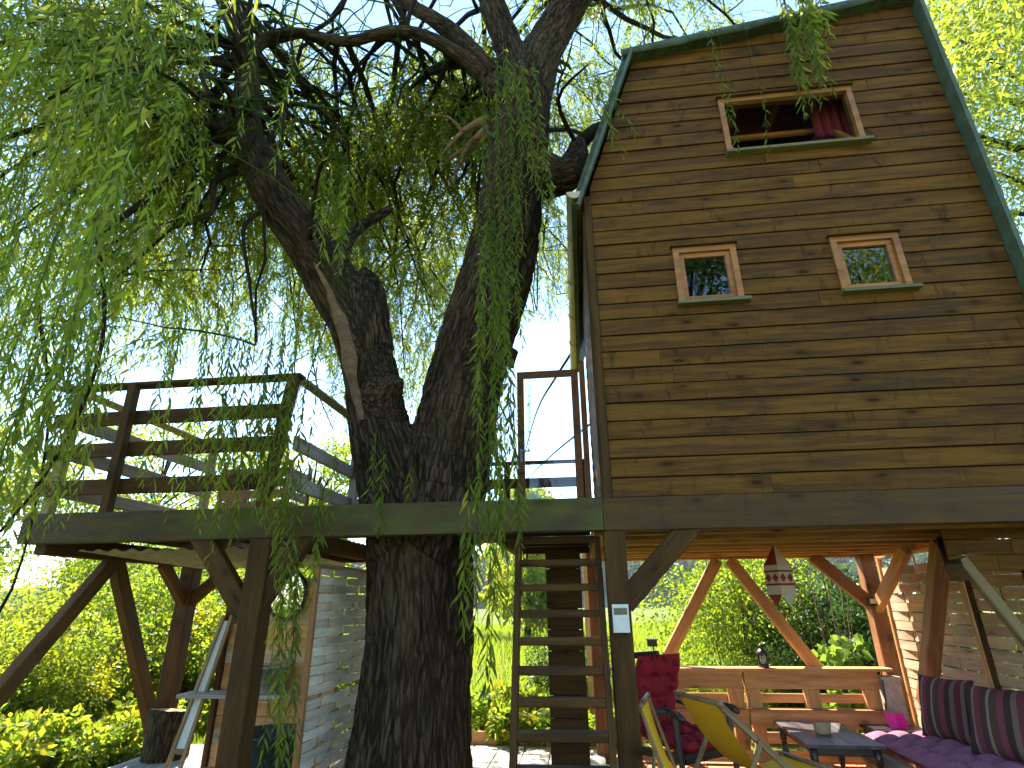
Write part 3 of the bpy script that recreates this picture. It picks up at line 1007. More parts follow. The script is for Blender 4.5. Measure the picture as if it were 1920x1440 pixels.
for s in (-1, 1):
    c = MB(); c.tube([(-2.86 + s * .139, 5.33, 1.04), (-2.86 + s * .165, 5.34, 1.03), (-2.86 + s * .165, 5.38, 1.03), (-2.86 + s * .139, 5.39, 1.04)], .006, 6); c.build('handle', M['metal'], bk)
c = MB(); c.lathe([(.20, 0), (.22, .02), (.27, .30), (.285, .31), (.28, .325), (.26, .31), (.2, .05), (.0, .04)], (-2.62, 5.05, .30), 24)
tag(c.build('wash_tub', M['tub']), 'dark green plastic tub below the grey shelf', 'tub')
c = MB(); c.box((-2.62, 5.05, .2), (.6, .5, .03))
for sx in (-1, 1):
    for sy in (-1, 1): c.box((-2.62 + sx * .26, 5.05 + sy * .2, .09), (.04, .04, .19))
tag(c.build('tub_stand', M['grey']), 'low grey wooden stand under the dark green tub', 'stand')
# leaning framed board
lb = thing('leaning_frame', 'wood framed off white board leaning against the plank partition', 'board', (-3.6, 5.3, .25))
def lean(x, z): return (x - .22 * (1.5 - z) * .5, 5.44 - .1 * (1.5 - z), z)
beam('stile', lean(-3.55, .2), lean(-3.45, 1.5), .035, .03, 'oak', lb)
beam('stile', lean(-3.42, .2), lean(-3.37, 1.5), .035, .03, 'oak', lb)
c = MB()
q = [lean(-3.53, .42), lean(-3.43, .42), lean(-3.385, 1.45), lean(-3.435, 1.45)]
c.add([q[0], q[1], q[2], q[3]] + [(a, b_ + .01, d) for a, b_, d in q], [(0, 1, 2, 3), (7, 6, 5, 4), (0, 4, 5, 1), (1, 5, 6, 2), (2, 6, 7, 3), (3, 7, 4, 0)])
c.build('panel', M['offwhite'], lb)
beam('rail', lean(-3.55, .40), lean(-3.42, .40), .03, .04, 'oak', lb)
# low deck and log
ld = thing('low_deck', 'low grey deck of boards below the far platform', 'deck', (-3.6, 5.6, 0))
for k in range(11):
    beam('plank', (-4.25 + k * .1, 5.05, .235), (-4.25 + k * .1, 6.3, .235), .094, .028, 'grey', ld)
for yy in (5.2, 6.1): beam('bearer', (-4.3, yy, .17), (-3.2, yy, .17), .06, .09, 'beam', ld)
for xx in (-4.2, -3.3):
    for yy in (5.2, 6.1): beam('leg', (xx, yy, 0), (xx, yy, .13), .07, .07, 'beam', ld)
lg = thing('log_stump', 'upright sawn log with rough bark standing on the low deck', 'log', (-4.02, 5.75, .25))
c = MB()
nn, rows = 40, 14
vs = []
for j in range(rows + 1):
    zz = .25 + j * .40 / rows
    for k in range(nn):
        a = 2 * math.pi * k / nn
        r = .2 * (1 + .06 * mnoise.noise((math.cos(a) * 1.5, math.sin(a) * 1.5, 3)) + .06 * mnoise.noise((math.cos(a) * 6, math.sin(a) * 6, zz * 3)))
        zt = zz + (.03 * math.cos(a + 2) + .015 * mnoise.noise((math.cos(a) * 3, math.sin(a) * 3, 7)) if j == rows else 0)
        vs.append((-4.02 + r * math.cos(a), 5.75 + r * math.sin(a), zt))
c.add(vs, [(j * nn + k, j * nn + (k + 1) % nn, (j + 1) * nn + (k + 1) % nn, (j + 1) * nn + k) for j in range(rows) for k in range(nn)], True)
lgb = c.build('bark', M['bark'], lg)
ab = lgb.data.attributes.new('barkco', 'FLOAT_VECTOR', 'POINT')
ab.data.foreach_set('vector', [q for p in vs for q in (p[0], p[1], p[2] * .2)])
c = MB()
top = vs[-nn:]
c.add([(p[0], p[1], p[2] - .004) for p in top], [tuple(range(nn))])
c.build('sawn_top', M['honey'], lg)
# corrugated sheet under the far deck
cs = MB()
nx, vs = 60, []
for i in range(nx + 1):
    x = -4.3 + i * 1.85 / nx
    zz = 2.035 + .014 * math.sin(i * 1.25) - .00
    for yy in (4.5, 6.15):
        vs.append((x, yy, zz - (.06 if yy > 5 else 0)))
cs.add(vs, [(2 * i, 2 * i + 1, 2 * i + 3, 2 * i + 2) for i in range(nx)], True)
tag(cs.build('corrugated_sheet', M['sheet']), 'weathered corrugated sheet slung under the far deck', 'roof sheet')
# slatted crate up on the far deck
cr = thing('slatted_crate', 'brown slatted wooden crate on the far deck behind its railing', 'crate', (-3.3, 5.6, 2.3))
for k in range(5):
    beam('slat', (-3.72, 5.4, 2.42 + k * .115), (-2.95, 5.4, 2.42 + k * .115), .02, .085, 'rust', cr)
for xx in (-3.7, -2.97):
    beam('corner_post', (xx, 5.425, 2.3), (xx, 5.425, 3.0), .04, .04, 'rust', cr)
    beam('corner_post', (xx, 5.86, 2.3), (xx, 5.86, 3.0), .04, .04, 'rust', cr)
    for k in range(5):
        beam('slat', (xx, 5.45, 2.42 + k * .115), (xx, 5.84, 2.42 + k * .115), .02, .085, 'rust', cr)

# ================================================================== sitting area
# back bench of pallets
pb = thing('pallet_bench', 'honey pine pallet bench wall along the back of the sitting area', 'bench', (1.7, 7.05, 0))
for a, b_ in ((.28, 1.64), (1.665, 3.02)):
    beam('board', (a, 7.0, .79), (b_, 7.0, .79), .022, .17, 'honey', pb)
    beam('board', (a, 7.085, .61), (b_, 7.085, .61), .022, .085, 'honey', pb)
    beam('board', (a, 6.93, .43), (b_, 6.93, .43), .03, .145, 'honey', pb)
    beam('board', (a, 7.09, .80), (b_, 7.09, .80), .022, .10, 'honey', pb)
    beam('board', (a, 6.95, .10), (b_, 6.95, .10), .022, .11, 'honey', pb)
    beam('board', (a, 7.04, .25), (b_, 7.04, .25), .022, .1, 'slat', pb)
    for x in (a + .08, (a + b_) / 2, b_ - .08):
        beam('block', (x, 7.035, .525), (x, 7.035, .86), .15, .07, 'honey', pb)
        beam('block', (x, 6.99, .02), (x, 6.99, .36), .13, .08, 'honey', pb)
    beam('ledge', (a, 6.98, .512), (b_, 6.98, .512), .16, .022, 'honey', pb)
beam('shelf_board', (.2, 7.05, .892), (3.17, 7.05, .892), .2, .03, 'honey', pb)
# pale bin beyond the bench end
c = MB(); c.box((3.13, 7.02, .4), (.17, .14, .8)); c.box((3.13, 7.02, .815), (.19, .16, .03))
tag(c.build('planter_box', M['slab']), 'pale upright box between the pallet bench and the corner post', 'box')

def lantern(loc):
    t = thing('lantern', 'small brown metal lantern with glass sides on the bench shelf', 'lantern', loc)
    x, y, z = loc
    c = MB(); c.lathe([(.055, 0), (.06, .008), (.06, .02), (.048, .028)], loc, 6); c.build('base', M['darkwood'], t)
    for k in range(6):
        a = math.pi / 3 * k
        c = MB(); c.tube([(x + .05 * math.cos(a), y + .05 * math.sin(a), z + .025), (x + .056 * math.cos(a), y + .056 * math.sin(a), z + .135)], .004, 6); c.build('upright', M['darkwood'], t)
    c = MB(); c.lathe([(.046, 0), (.052, .108)], (x, y, z + .027), 6); c.build('pane', M['glass'], t)
    c = MB(); c.lathe([(.066, 0), (.068, .008), (.05, .028), (.034, .045), (.02, .052), (.028, .066), (.03, .08), (.02, .094), (.006, .1), (.005, .115)], (x, y, z + .134), 12); c.build('lid', M['darkwood'], t)
    c = MB(); c.lathe([(.016, 0), (.018, .05), (.004, .055)], (x, y, z + .03), 10); c.build('candle', M['cream'], t)
lantern((1.90, 7.03, .908))
sl = thing('garden_light', 'small dark solar light on a stick behind the bench', 'light', (.77, 7.32, 0))
c = MB(); c.tube([(.77, 7.32, 0), (.77, 7.32, 1.10)], .008, 6); c.build('stick', M['black'], sl)
c = MB(); c.box((.76, 7.32, 1.13), (.11, .08, .07)); c.box((.76, 7.31, 1.17), (.13, .1, .012)); c.build('head', M['black'], sl)
sp = thing('spotlight', 'small black spotlight fixed to the corner post', 'spotlight', (3.2, 7.1, 1.5))
c = MB(); c.box((3.19, 7.1, 1.56), (.1, .05, .09)); c.build('housing', M['black'], sp)
c = MB(); c.box((3.19, 7.072, 1.565), (.08, .005, .05)); c.build('lens', M['white'], sp)
# wall device on the front post
dv = thing('post_device', 'white plastic device with a dark display screwed to the front post', 'device', (.235, 4.11, 1.4))
c = MB(); c.box((.237, 4.113, 1.487), (.108, .034, .175)); c.build('case', M['white'], dv)
c = MB(); c.box((.237, 4.094, 1.531), (.088, .004, .042)); c.build('display', M['screen'], dv)
c = MB(); c.box((.237, 4.093, 1.487), (.1, .006, .004)); c.box((.237, 4.094, 1.445), (.088, .004, .06)); c.build('cover', M['white'], dv)
for dx in (-.03, .03):
    c = MB(); c.box((.237 + dx, 4.118, 1.582), (.014, .012, .018)); c.build('hook', M['black'], dv)

# hanging cloth lantern
hl = thing('cloth_lantern', 'cream cloth lantern with dark red diamonds hanging from a joist', 'lantern', (1.77, 5.6, 1.6))
HX, HY = 1.765, 5.6
HM = Matrix.Translation((HX, HY, 0)) @ Matrix.Rotation(R(28), 4, 'Z')
def hbox(name, c_, d, mat): 
    q = MB(); q.box(c_, d, HM); return q.build(name, M[mat], hl)
s_ = .082
q = MB()
q.add([HM @ Vector(p) for p in [(-s_, -s_, 1.885), (s_, -s_, 1.885), (s_, s_, 1.885), (-s_, s_, 1.885), (0, 0, 2.07)]], [(0, 1, 4), (2, 3, 4)])
q.build('roof_panel', M['cream'], hl)
q = MB()
q.add([HM @ Vector(p) for p in [(-s_, -s_, 1.885), (s_, -s_, 1.885), (s_, s_, 1.885), (-s_, s_, 1.885), (0, 0, 2.07)]], [(1, 2, 4), (3, 0, 4)])
q.build('roof_panel', M['redcloth'], hl)
hbox('body', (0, 0, 1.76), (2 * s_, 2 * s_, .249), 'cream')
for zz, hh in ((1.832, .016), (1.72, .018)):
    hbox('band', (0, 0, zz), (2 * s_ + .006, 2 * s_ + .006, hh), 'redcloth')
for face in range(4):
    fm = HM @ Matrix.Rotation(face * math.pi / 2, 4, 'Z')
    for i in range(2):
        cx = -s_ / 2 + i * s_
        q = MB()
        y_ = -s_ - .0035
        q.add([fm @ Vector(p) for p in [(cx - .036, y_, 1.776), (cx, y_, 1.736), (cx + .036, y_, 1.776), (cx, y_, 1.816)]], [(0, 1, 2, 3)])
        q.build('diamond', M['redcloth'], hl)
    q = MB()
    q.add([fm @ Vector(p) for p in [(-s_, -s_ - .001, 1.635), (s_, -s_ - .001, 1.635), (0, -s_ * .9, 1.53)]], [(0, 2, 1)])
    q.build('pennant', M['redcloth' if face % 2 else 'cream'], hl)
q = MB(); q.tube([(HX, HY, 2.06), (HX, HY, 2.15)], .004, 5); q.build('cord', M['cream'], hl)
q = MB(); q.tube([(HX - .02, HY, 1.54), (HX - .01, HY + .005, 1.5), (HX, HY, 1.44)], .006, 5); q.build('tassel', M['redcloth'], hl)

# ---------------- coffee table
tb = thing('coffee_table', 'low dark wooden coffee table with turned legs', 'table', (2.12, 6.22, .02), R(-3))
TM = Matrix.Translation((2.12, 6.22, 0)) @ Matrix.Rotation(R(-2), 4, 'Z')
def loc(M_, p): return tuple(M_ @ Vector(p))
for k in range(5):
    x = -.246 + k * .123
    place(bpy.data.objects.new('top_board', octmesh(1.04, .121, .026, .004, M['tabletop'])), TM @ Matrix.Translation((x, 0, .447)) @ Matrix.Rotation(R(90), 4, 'Z'), tb)
for a, b_ in (((-.27, -.45, .40), (.27, -.45, .40)), ((-.27, .45, .40), (.27, .45, .40)), ((-.25, -.44, .40), (-.25, .44, .40)), ((.25, -.44, .40), (.25, .44, .40))):
    beam('apron', loc(TM, a), loc(TM, b_), .02, .065, 'darkwood', tb)
for sx in (-1, 1):
    for sy in (-1, 1):
        q = MB()
        q.lathe([(.026, 0), (.03, .03), (.018, .06), (.022, .07), (.034, .13), (.036, .17), (.022, .22), (.018, .235), (.03, .25), (.02, .265), (.032, .28), (.034, .40)], loc(TM, (sx * .25, sy * .45, .028)), 14)
        q.build('leg', M['darkwood'], tb)
bo = thing('oval_bowl', 'small oval brown bowl on the coffee table', 'bowl', (2.07, 6.15, .46))
q = MB(); q.lathe([(.062, 0), (.066, .006), (.078, .085), (.082, .09), (.076, .088), (.062, .012), (0, .01)], (2.08, 6.13, .461), 20, 1.0, .62); q.build('shell', M['slat'], bo)
q = MB(); q.lathe([(.07, 0), (.06, .008), (.03, .014), (0, .012)], (2.08, 6.13, .531), 16, 1.0, .6); q.build('filling', M['sheet'], bo)

# ---------------- soft things
def cushion_mesh(name, L, Wd, T, nx, ny, tx, ty, mat, sag=0.0):
    """box cushion with tufting buttons: nx x ny grid top and bottom"""
    vs, fs = [], []
    def h(u, v):
        e = (1 - abs(2 * u - 1) ** 6) ** .5 * (1 - abs(2 * v - 1) ** 6) ** .5
        if tx:
            d = abs(math.sin(math.pi * u * tx)) ** .55 * abs(math.sin(math.pi * v * ty)) ** .55
            s = .25 + .75 * d
        else:
            s = 1.0
        return T / 2 * e * s
    for side in (1, -1):
        for j in range(ny + 1):
            for i in range(nx + 1):
                u, v = i / nx, j / ny
                pin = 1 - .03 * (math.sin(math.pi * u * max(tx, 1)) ** 2 if j in (0, ny) else 0)
                vs.append(((u - .5) * L, (v - .5) * Wd * pin, side * h(u, v) + .006 * mnoise.noise((u * 5, v * 5, 1))))
    n = (nx + 1) * (ny + 1)
    for j in range(ny):
        for i in range(nx):
            a = j * (nx + 1) + i
            fs.append((a, a + 1, a + nx + 2, a + nx + 1))
            fs.append((n + a, n + a + nx + 1, n + a + nx + 2, n + a + 1))
    me = bpy.data.meshes.new(name)
    me.from_pydata(vs, [], fs)
    me.polygons.foreach_set('use_smooth', [True] * len(fs))
    me.materials.append(mat)
    return me
def pillow_mesh(name, L, T, mat):
    n = 22
    vs, fs = [], []
    for side in (1, -1):
        for j in range(n + 1):
            for i in range(n + 1):
                u, v = 2 * i / n - 1, 2 * j / n - 1
                pinch_u = 1 - .10 * (1 - v * v)
                pinch_v = 1 - .10 * (1 - u * u)
                hh = T / 2 * ((1 - abs(u) ** 2.6) * (1 - abs(v) ** 2.6)) ** .55
                vs.append((u * L / 2 * (1 - .07 * (1 - abs(v)) ** .8), v * L / 2 * (1 - .07 * (1 - abs(u)) ** .8), side * hh + .008 * mnoise.noise((u * 2.3, v * 2.3, side))))
    k = (n + 1) ** 2
    for j in range(n):
        for i in range(n):
            a = j * (n + 1) + i
            fs.append((a, a + 1, a + n + 2, a + n + 1))
            fs.append((k + a, k + a + n + 1, k + a + n + 2, k + a + 1))
    me = bpy.data.meshes.new(name)
    me.from_pydata(vs, [], fs)
    me.polygons.foreach_set('use_smooth', [True] * len(fs))
    me.materials.append(mat)
    return me
# right hand bench
rb = thing('slatted_bench', 'low pine pallet bench under the plum cushion', 'bench', (2.95, 5.3, 0))
for xx in (2.50, 2.72, 2.94, 3.16, 3.36):
    beam('slat', (xx, 4.3, .325), (xx, 6.42, .325), .1, .024, 'slat', rb)
for yy in (4.4, 5.35, 6.3):
    beam('bearer', (2.46, yy, .262), (3.4, yy, .262), .09, .1, 'honey', rb)
    for xx in (2.52, 2.93, 3.34):
        beam('block', (xx, yy, .02), (xx, yy, .21), .1, .09, 'honey', rb)
beam('front_rail', (2.435, 4.3, .30), (2.435, 6.42, .30), .022, .1, 'grey', rb)
o = bpy.data.objects.new('seat_cushion', cushion_mesh('seat_cushion', 2.1, .78, .17, 130, 52, 9, 4, M['purple']))
place(o, Matrix.Translation((2.90, 5.36, .405)) @ Matrix.Rotation(R(90), 4, 'Z'))
tag(o, 'long tufted plum purple cushion lying on the slatted bench', 'cushion')
pm = pillow_mesh('pillow', .50, .19, M['stripe'])
def pill(locn, rz, tilt, label):
    o = bpy.data.objects.new('striped_pillow', pm)
    place(o, Matrix.Translation(locn) @ Matrix.Rotation(rz, 4, 'Z') @ Matrix.Rotation(tilt, 4, 'X'))
    tag(o, label, 'pillow', 'striped pillows')
pill((3.07, 5.93, .70), R(-66), R(76), 'striped red and brown wool pillow next to the brown leaning brace')
pill((3.13, 5.32, .70), R(-58), R(74), 'striped red and brown wool pillow nearer the open end of the bench')
# corner side table with magenta card
ct = thing('corner_table', 'small dark corner table beside the end of the plum cushion', 'table', (2.97, 6.72, 0))
beam('top', (2.7, 6.72, .40), (3.2, 6.72, .40), .34, .025, 'darkwood', ct)
for xx in (2.74, 3.16):
    for yy in (6.58, 6.86): beam('leg', (xx, yy, .02), (xx, yy, .387), .035, .035, 'darkwood', ct)
mc = thing('magenta_card', 'bright magenta folded card on the corner table', 'card', (2.98, 6.68, .413))
q = MB()
q.add([(2.89, 6.66, .414), (2.96, 6.64, .414), (2.955, 6.67, .535), (2.87, 6.69, .555), (2.965, 6.64, .414), (3.06, 6.65, .42), (3.045, 6.68, .545), (2.955, 6.67, .535)], [(0, 1, 2, 3), (4, 5, 6, 7)])
q.build('sheet', M['magenta'], mc)
q = MB(); q.box((2.8, 6.68, .418), (.16, .1, .008)); tag(q.build('paper', M['white']), 'white paper lying on the corner table', 'paper')
q = MB(); q.tube([(3.02, 7.0, .42), (3.03, 6.96, .6), (3.05, 6.95, .88)], .006, 6); tag(q.build('cable', M['black']), 'thin black cable running up beside the pale box', 'cable')

# ---------------- red armchair
AC = Matrix.Translation((.80, 6.02, .02)) @ Matrix.Rotation(R(38), 4, 'Z') @ Matrix.Scale(1.08, 4)      # chair front looks along local -Y
ac = thing('armchair', 'red floral tufted armchair with dark curved wooden arms', 'armchair', (.80, 6.02, .02))
o = bpy.data.objects.new('back_cushion', cushion_mesh('back_cushion', .70, .52, .17, 40, 34, 4, 3, M['floral']))
place(o, AC @ Matrix.Translation((0, .26, .67)) @ Matrix.Rotation(R(-72), 4, 'X') @ Matrix.Rotation(R(90), 4, 'Z'), ac)
o = bpy.data.objects.new('seat_cushion', cushion_mesh('seat_cushion', .54, .54, .15, 30, 30, 3, 3, M['floral']))
place(o, AC @ Matrix.Translation((0, -.05, .40)) @ Matrix.Rotation(R(4), 4, 'X'), ac)
for s in (-1, 1):
    q = MB(); q.tube([loc(AC, p) for p in ((s * .31, .36, .60), (s * .315, .2, .585), (s * .32, 0, .60), (s * .32, -.2, .625), (s * .32, -.33, .61), (s * .32, -.37, .585))], [.022, .026, .03, .034, .034, .022], 8); q.build('arm', M['darkwood'], ac)
    beam('leg', loc(AC, (s * .30, -.30, 0)), loc(AC, (s * .31, -.27, .60)), .045, .045, 'darkwood', ac)
    beam('leg', loc(AC, (s * .28, .42, 0)), loc(AC, (s * .28, .25, .42)), .045, .05, 'darkwood', ac)
    beam('back_stile', loc(AC, (s * .25, .24, .34)), loc(AC, (s * .25, .44, 1.0)), .04, .045, 'darkwood', ac)
    beam('seat_rail', loc(AC, (s * .285, -.30, .315)), loc(AC, (s * .285, .34, .29)), .035, .07, 'darkwood', ac)
beam('seat_rail', loc(AC, (-.28, -.30, .315)), loc(AC, (.28, -.30, .315)), .035, .07, 'darkwood', ac)
beam('top_rail', loc(AC, (-.25, .44, .98)), loc(AC, (.25, .44, .98)), .035, .06, 'darkwood', ac)

# ---------------- deck chairs
def deckchair(M0, label, wf=.50, fold=1.0):
    """local -Y is the front; reclining sling chair"""
    t = thing('deck_chair', label, 'deck chair', tuple(M0 @ Vector((0, 0, 0))), 0, 'yellow deck chairs')
    hw = wf / 2
    top, bot = (.48 * fold, .90), (-.52 * fold, .06)
    for s in (-1, 1):
        beam('side_rail', loc(M0, (s * hw, bot[0], bot[1])), loc(M0, (s * hw, top[0], top[1])), .025, .045, 'oak', t)
        beam('leg', loc(M0, (s * (hw - .03), .46 * fold, .0)), loc(M0, (s * (hw - .03), -.40 * fold, .44)), .022, .042, 'oak', t)
        beam('back_leg', loc(M0, (s * (hw + .027), .56 * fold, .10)), loc(M0, (s * (hw + .027), .2 * fold, .665)), .02, .035, 'oak', t)
    q = MB(); q.tube([loc(M0, (-hw - .03, top[0], top[1] + .005)), loc(M0, (hw + .03, top[0], top[1] + .005))], .019, 10); q.build('top_bar', M['oak'], t)
    q = MB(); q.tube([loc(M0, (-hw, -.40 * fold, .445)), loc(M0, (hw, -.40 * fold, .445))], .018, 10); q.build('front_bar', M['oak'], t)
    q = MB(); q.tube([loc(M0, (-hw, .46 * fold, .03)), loc(M0, (hw, .46 * fold, .03))], .016, 10); q.build('foot_bar', M['oak'], t)
    q = MB()
    n = 20
    vs = []
    for i in range(n + 1):
        u = i / n
        y = top[0] + (-.40 * fold - top[0]) * u
        zz = .90 + (.445 - .90) * u - .26 * math.sin(math.pi * u ** .85) * (.6 + .4 * fold)
        for x in (-hw + .025, -hw * .4, hw * .4, hw - .025):
            dip = .012 * (1 - (x / hw) ** 2)
            vs.append(loc(M0, (x, y, zz - dip)))
    q.add(vs, [(4 * i + j, 4 * i + j + 1, 4 * i + j + 5, 4 * i + j + 4) for i in range(n) for j in range(3)], True)
    q.build('sling', M['yellow'], t)
    return t
deckchair(Matrix.Translation((1.22, 4.98, .02)) @ Matrix.Rotation(R(115), 4, 'Z'), 'yellow canvas deck chair open in front of the armchair')
deckchair(Matrix.Translation((.52, 4.62, .02)) @ Matrix.Rotation(R(78), 4, 'Z'), 'yellow canvas deck chair folded narrow beside the front post', fold=.28)
# ================================================================== willow
willow = thing('willow_tree', 'huge old forked weeping willow with deeply furrowed bark growing through the platform', 'tree', (-1.37, 4.85, 0))
LIMBS = [
    [(-1.38, 4.85, -.1, .58), (-1.39, 4.85, .25, .50), (-1.37, 4.85, .86, .452), (-1.35, 4.85, 1.31, .445), (-1.37, 4.85, 1.81, .455), (-1.38, 4.85, 2.25, .47), (-1.38, 4.85, 2.55, .46)],
    [(-1.45, 4.85, 2.1, .36), (-1.61, 4.85, 2.49, .345), (-1.76, 4.85, 2.93, .31), (-1.88, 4.84, 3.35, .275), (-1.96, 4.8, 3.73, .262), (-2.12, 4.75, 4.18, .27), (-2.38, 4.68, 4.65, .268), (-2.65, 4.6, 5.07, .245), (-2.96, 4.5, 5.5, .227), (-3.24, 4.4, 6.02, .21), (-3.45, 4.32, 6.45, .195), (-3.47, 4.25, 7.05, .14), (-3.65, 4.2, 7.78, .135), (-4.03, 4.1, 8.64, .12)],
    [(-1.28, 4.85, 2.1, .40), (-1.2, 4.85, 2.47, .39), (-1.14, 4.85, 2.96, .38), (-1.03, 4.85, 3.53, .365), (-.85, 4.83, 4.19, .372), (-.66, 4.8, 4.9, .365), (-.53, 4.75, 5.58, .342), (-.46, 4.7, 6.25, .33), (-.36, 4.65, 6.89, .30), (-.13, 4.65, 7.61, .24), (.32, 4.65, 8.54, .2), (.83, 4.7, 9.85, .16)],
    [(-.37, 4.65, 6.73, .23), (-.5, 4.6, 7.43, .18), (-.71, 4.5, 8.22, .155), (-1.0, 4.4, 9.41, .13)],
    [(-.31, 4.75, 5.84, .28), (.03, 4.8, 5.85, .2), (.16, 4.9, 6.14, .15), (.2, 4.95, 6.44, .085)],
    [(-.57, 4.6, 6.86, .145), (-.88, 4.6, 7.28, .1), (-1.18, 4.5, 7.54, .083), (-1.6, 4.4, 7.77, .072), (-1.95, 4.3, 7.7, .065), (-2.39, 4.3, 7.63, .06), (-2.97, 4.25, 7.81, .06), (-3.36, 4.25, 7.8, .06), (-3.52, 4.25, 7.48, .07)],
    [(-.72, 4.6, 7.13, .145), (-1.21, 4.6, 7.99, .095), (-1.77, 4.6, 8.56, .085), (-2.47, 4.6, 9.41, .07)],
    [(-2.45, 4.75, 4.9, .1), (-2.4, 5.1, 5.6, .07), (-2.16, 5.5, 6.2, .05)],
    # knots and stubs
    [(-1.97, 4.78, 3.9, .25), (-2.03, 4.74, 4.4, .22), (-2.04, 4.72, 4.66, .16), (-1.98, 4.7, 4.76, .08)], [(-3.5, 4.25, 6.35, .17), (-3.66, 4.2, 6.5, .09)], [(-.62, 4.55, 3.6, .12), (-.52, 4.5, 3.72, .07)],
    [(-1.7, 4.7, 3.4, .13), (-1.6, 4.6, 3.52, .07)],
]
def catmull(P, step):
    P = [np.array(p, float) for p in P]
    out = []
    for i in range(len(P) - 1):
        p0, p1, p2, p3 = P[max(i - 1, 0)], P[i], P[i + 1], P[min(i + 2, len(P) - 1)]
        n = max(2, int(np.linalg.norm(p2[:3] - p1[:3]) / step))
        for k in range(n):
            t = k / n
            out.append(.5 * ((2 * p1) + (-p0 + p2) * t + (2 * p0 - 5 * p1 + 4 * p2 - p3) * t * t + (-p0 + 3 * p1 - 3 * p2 + p3) * t ** 3))
    out.append(P[-1])
    return np.array(out)
mb = MB()
SP = []
for L in LIMBS:
    c = catmull(L, .12)
    SP.append(c)
    mb.tube([tuple(p[:3]) for p in c], [float(p[3]) for p in c], 20)
trunk = mb.build('trunk', M['bark'], willow)
trunk['label'] = 'dark furrowed trunk forking into two great limbs'
rm = trunk.modifiers.new('r', 'REMESH')
rm.mode = 'VOXEL'
rm.voxel_size = .0125
dg = bpy.context.evaluated_depsgraph_get()
me2 = bpy.data.meshes.new_from_object(trunk.evaluated_get(dg))
trunk.modifiers.clear()
trunk.data = me2
me2.materials.clear()
me2.materials.append(M['bark'])
nv = len(me2.vertices)
co = np.empty(nv * 3, np.float32); me2.vertices.foreach_get('co', co); co = co.reshape(-1, 3)
no = np.empty(nv * 3, np.float32); me2.vertices.foreach_get('normal', no); no = no.reshape(-1, 3)
allp = np.concatenate([c[:, :3] for c in SP]).astype(np.float32)
allt = np.concatenate([np.gradient(c[:, :3], axis=0) for c in SP]).astype(np.float32)
allt /= np.linalg.norm(allt, axis=1, keepdims=True) + 1e-9
near = np.empty(nv, int)
wco = co + np.array(W[trunk].translation, dtype=np.float32)
for a in range(0, nv, 20000):
    d = ((wco[a:a + 20000, None] - allp[None]) ** 2).sum(2)
    near[a:a + 20000] = d.argmin(1)
T = allt[near]
rel = wco - allp[near]
al = (rel * T).sum(1, keepdims=True)
# stretched coordinates: along the limb the pattern is long, across it is short
axial = np.cumsum(np.concatenate([[0], np.linalg.norm(np.diff(allp, axis=0), axis=1)]))[near] + al[:, 0]
perp = rel - T * al
ridge = np.empty(nv, np.float32)
for i in range(nv):
    p = perp[i]
    s = axial[i]
    w_ = mnoise.noise((wco[i][0] * 2.0, wco[i][1] * 2.0, wco[i][2] * 1.2)) * .6
    a = mnoise.noise((p[0] * 19 + w_ * 2, p[1] * 19 + 5, p[2] * 19 + s * 3.4))
    b_ = mnoise.noise((p[0] * 44 + 9 + w_, p[1] * 44, p[2] * 44 + s * 10))
    g_ = mnoise.noise((p[0] * 4, p[1] * 4, s * 1.6 + 3))
    ridge[i] = (1 - min(1, abs(a) * 2.8)) * -.9 + .45 * b_ + .8 * g_
rr = np.linalg.norm(perp, axis=1)
amp = np.clip(rr * .075, .004, .026)
co2 = co + no * (ridge * amp)[:, None]
me2.vertices.foreach_set('co', co2.ravel())
at = me2.attributes.new('ridge', 'FLOAT', 'POINT')
at.data.foreach_set('value', np.clip(ridge + .6, -0.5, 1.2).astype(np.float32))
ab = me2.attributes.new('barkco', 'FLOAT_VECTOR', 'POINT')
bco = perp + T * (axial * .13)[:, None] + np.array([0.7, 0.3, 0]) * (axial * .05)[:, None]
ab.data.foreach_set('vector', bco.astype(np.float32).ravel())
me2.polygons.foreach_set('use_smooth', np.ones(len(me2.polygons), bool))
me2.update()
# a strip of bare heartwood where a bough tore off the left limb
hw_ = MB()
pts = [(-1.86, 4.50, 3.1), (-2.0, 4.50, 3.55), (-2.09, 4.47, 3.95), (-2.24, 4.44, 4.35), (-2.45, 4.40, 4.72)]
vs = []
for i, p in enumerate(catmull([(*p, 0) for p in pts], .08)):
    t = i
    wv = (.06 * math.sin(math.pi * min(1, (i + 1) / 22)) + .008) * (1 + .5 * mnoise.noise((p[2] * 5, 4, 0)))
    for s in (-1, -.3, .3, 1):
        vs.append((p[0] - .02 + s * wv, p[1] + .05 * s * s + .012 * mnoise.noise((p[2] * 6, s * 2, 0)), p[2] + .02 * s))
n = len(vs) // 4
hw_.add(vs, [(4 * i + j, 4 * i + j + 1, 4 * i + j + 5, 4 * i + j + 4) for i in range(n - 1) for j in range(3)], True)
hw_.build('torn_heartwood', M['deadwood'], willow)
def twig(pts, name='branch', mat='bark', n=7):
    c = catmull(pts, .15)
    q = MB()
    q.tube([tuple(p[:3]) for p in c], [float(p[3]) for p in c], n)
    return q.build(name, M[mat], willow)
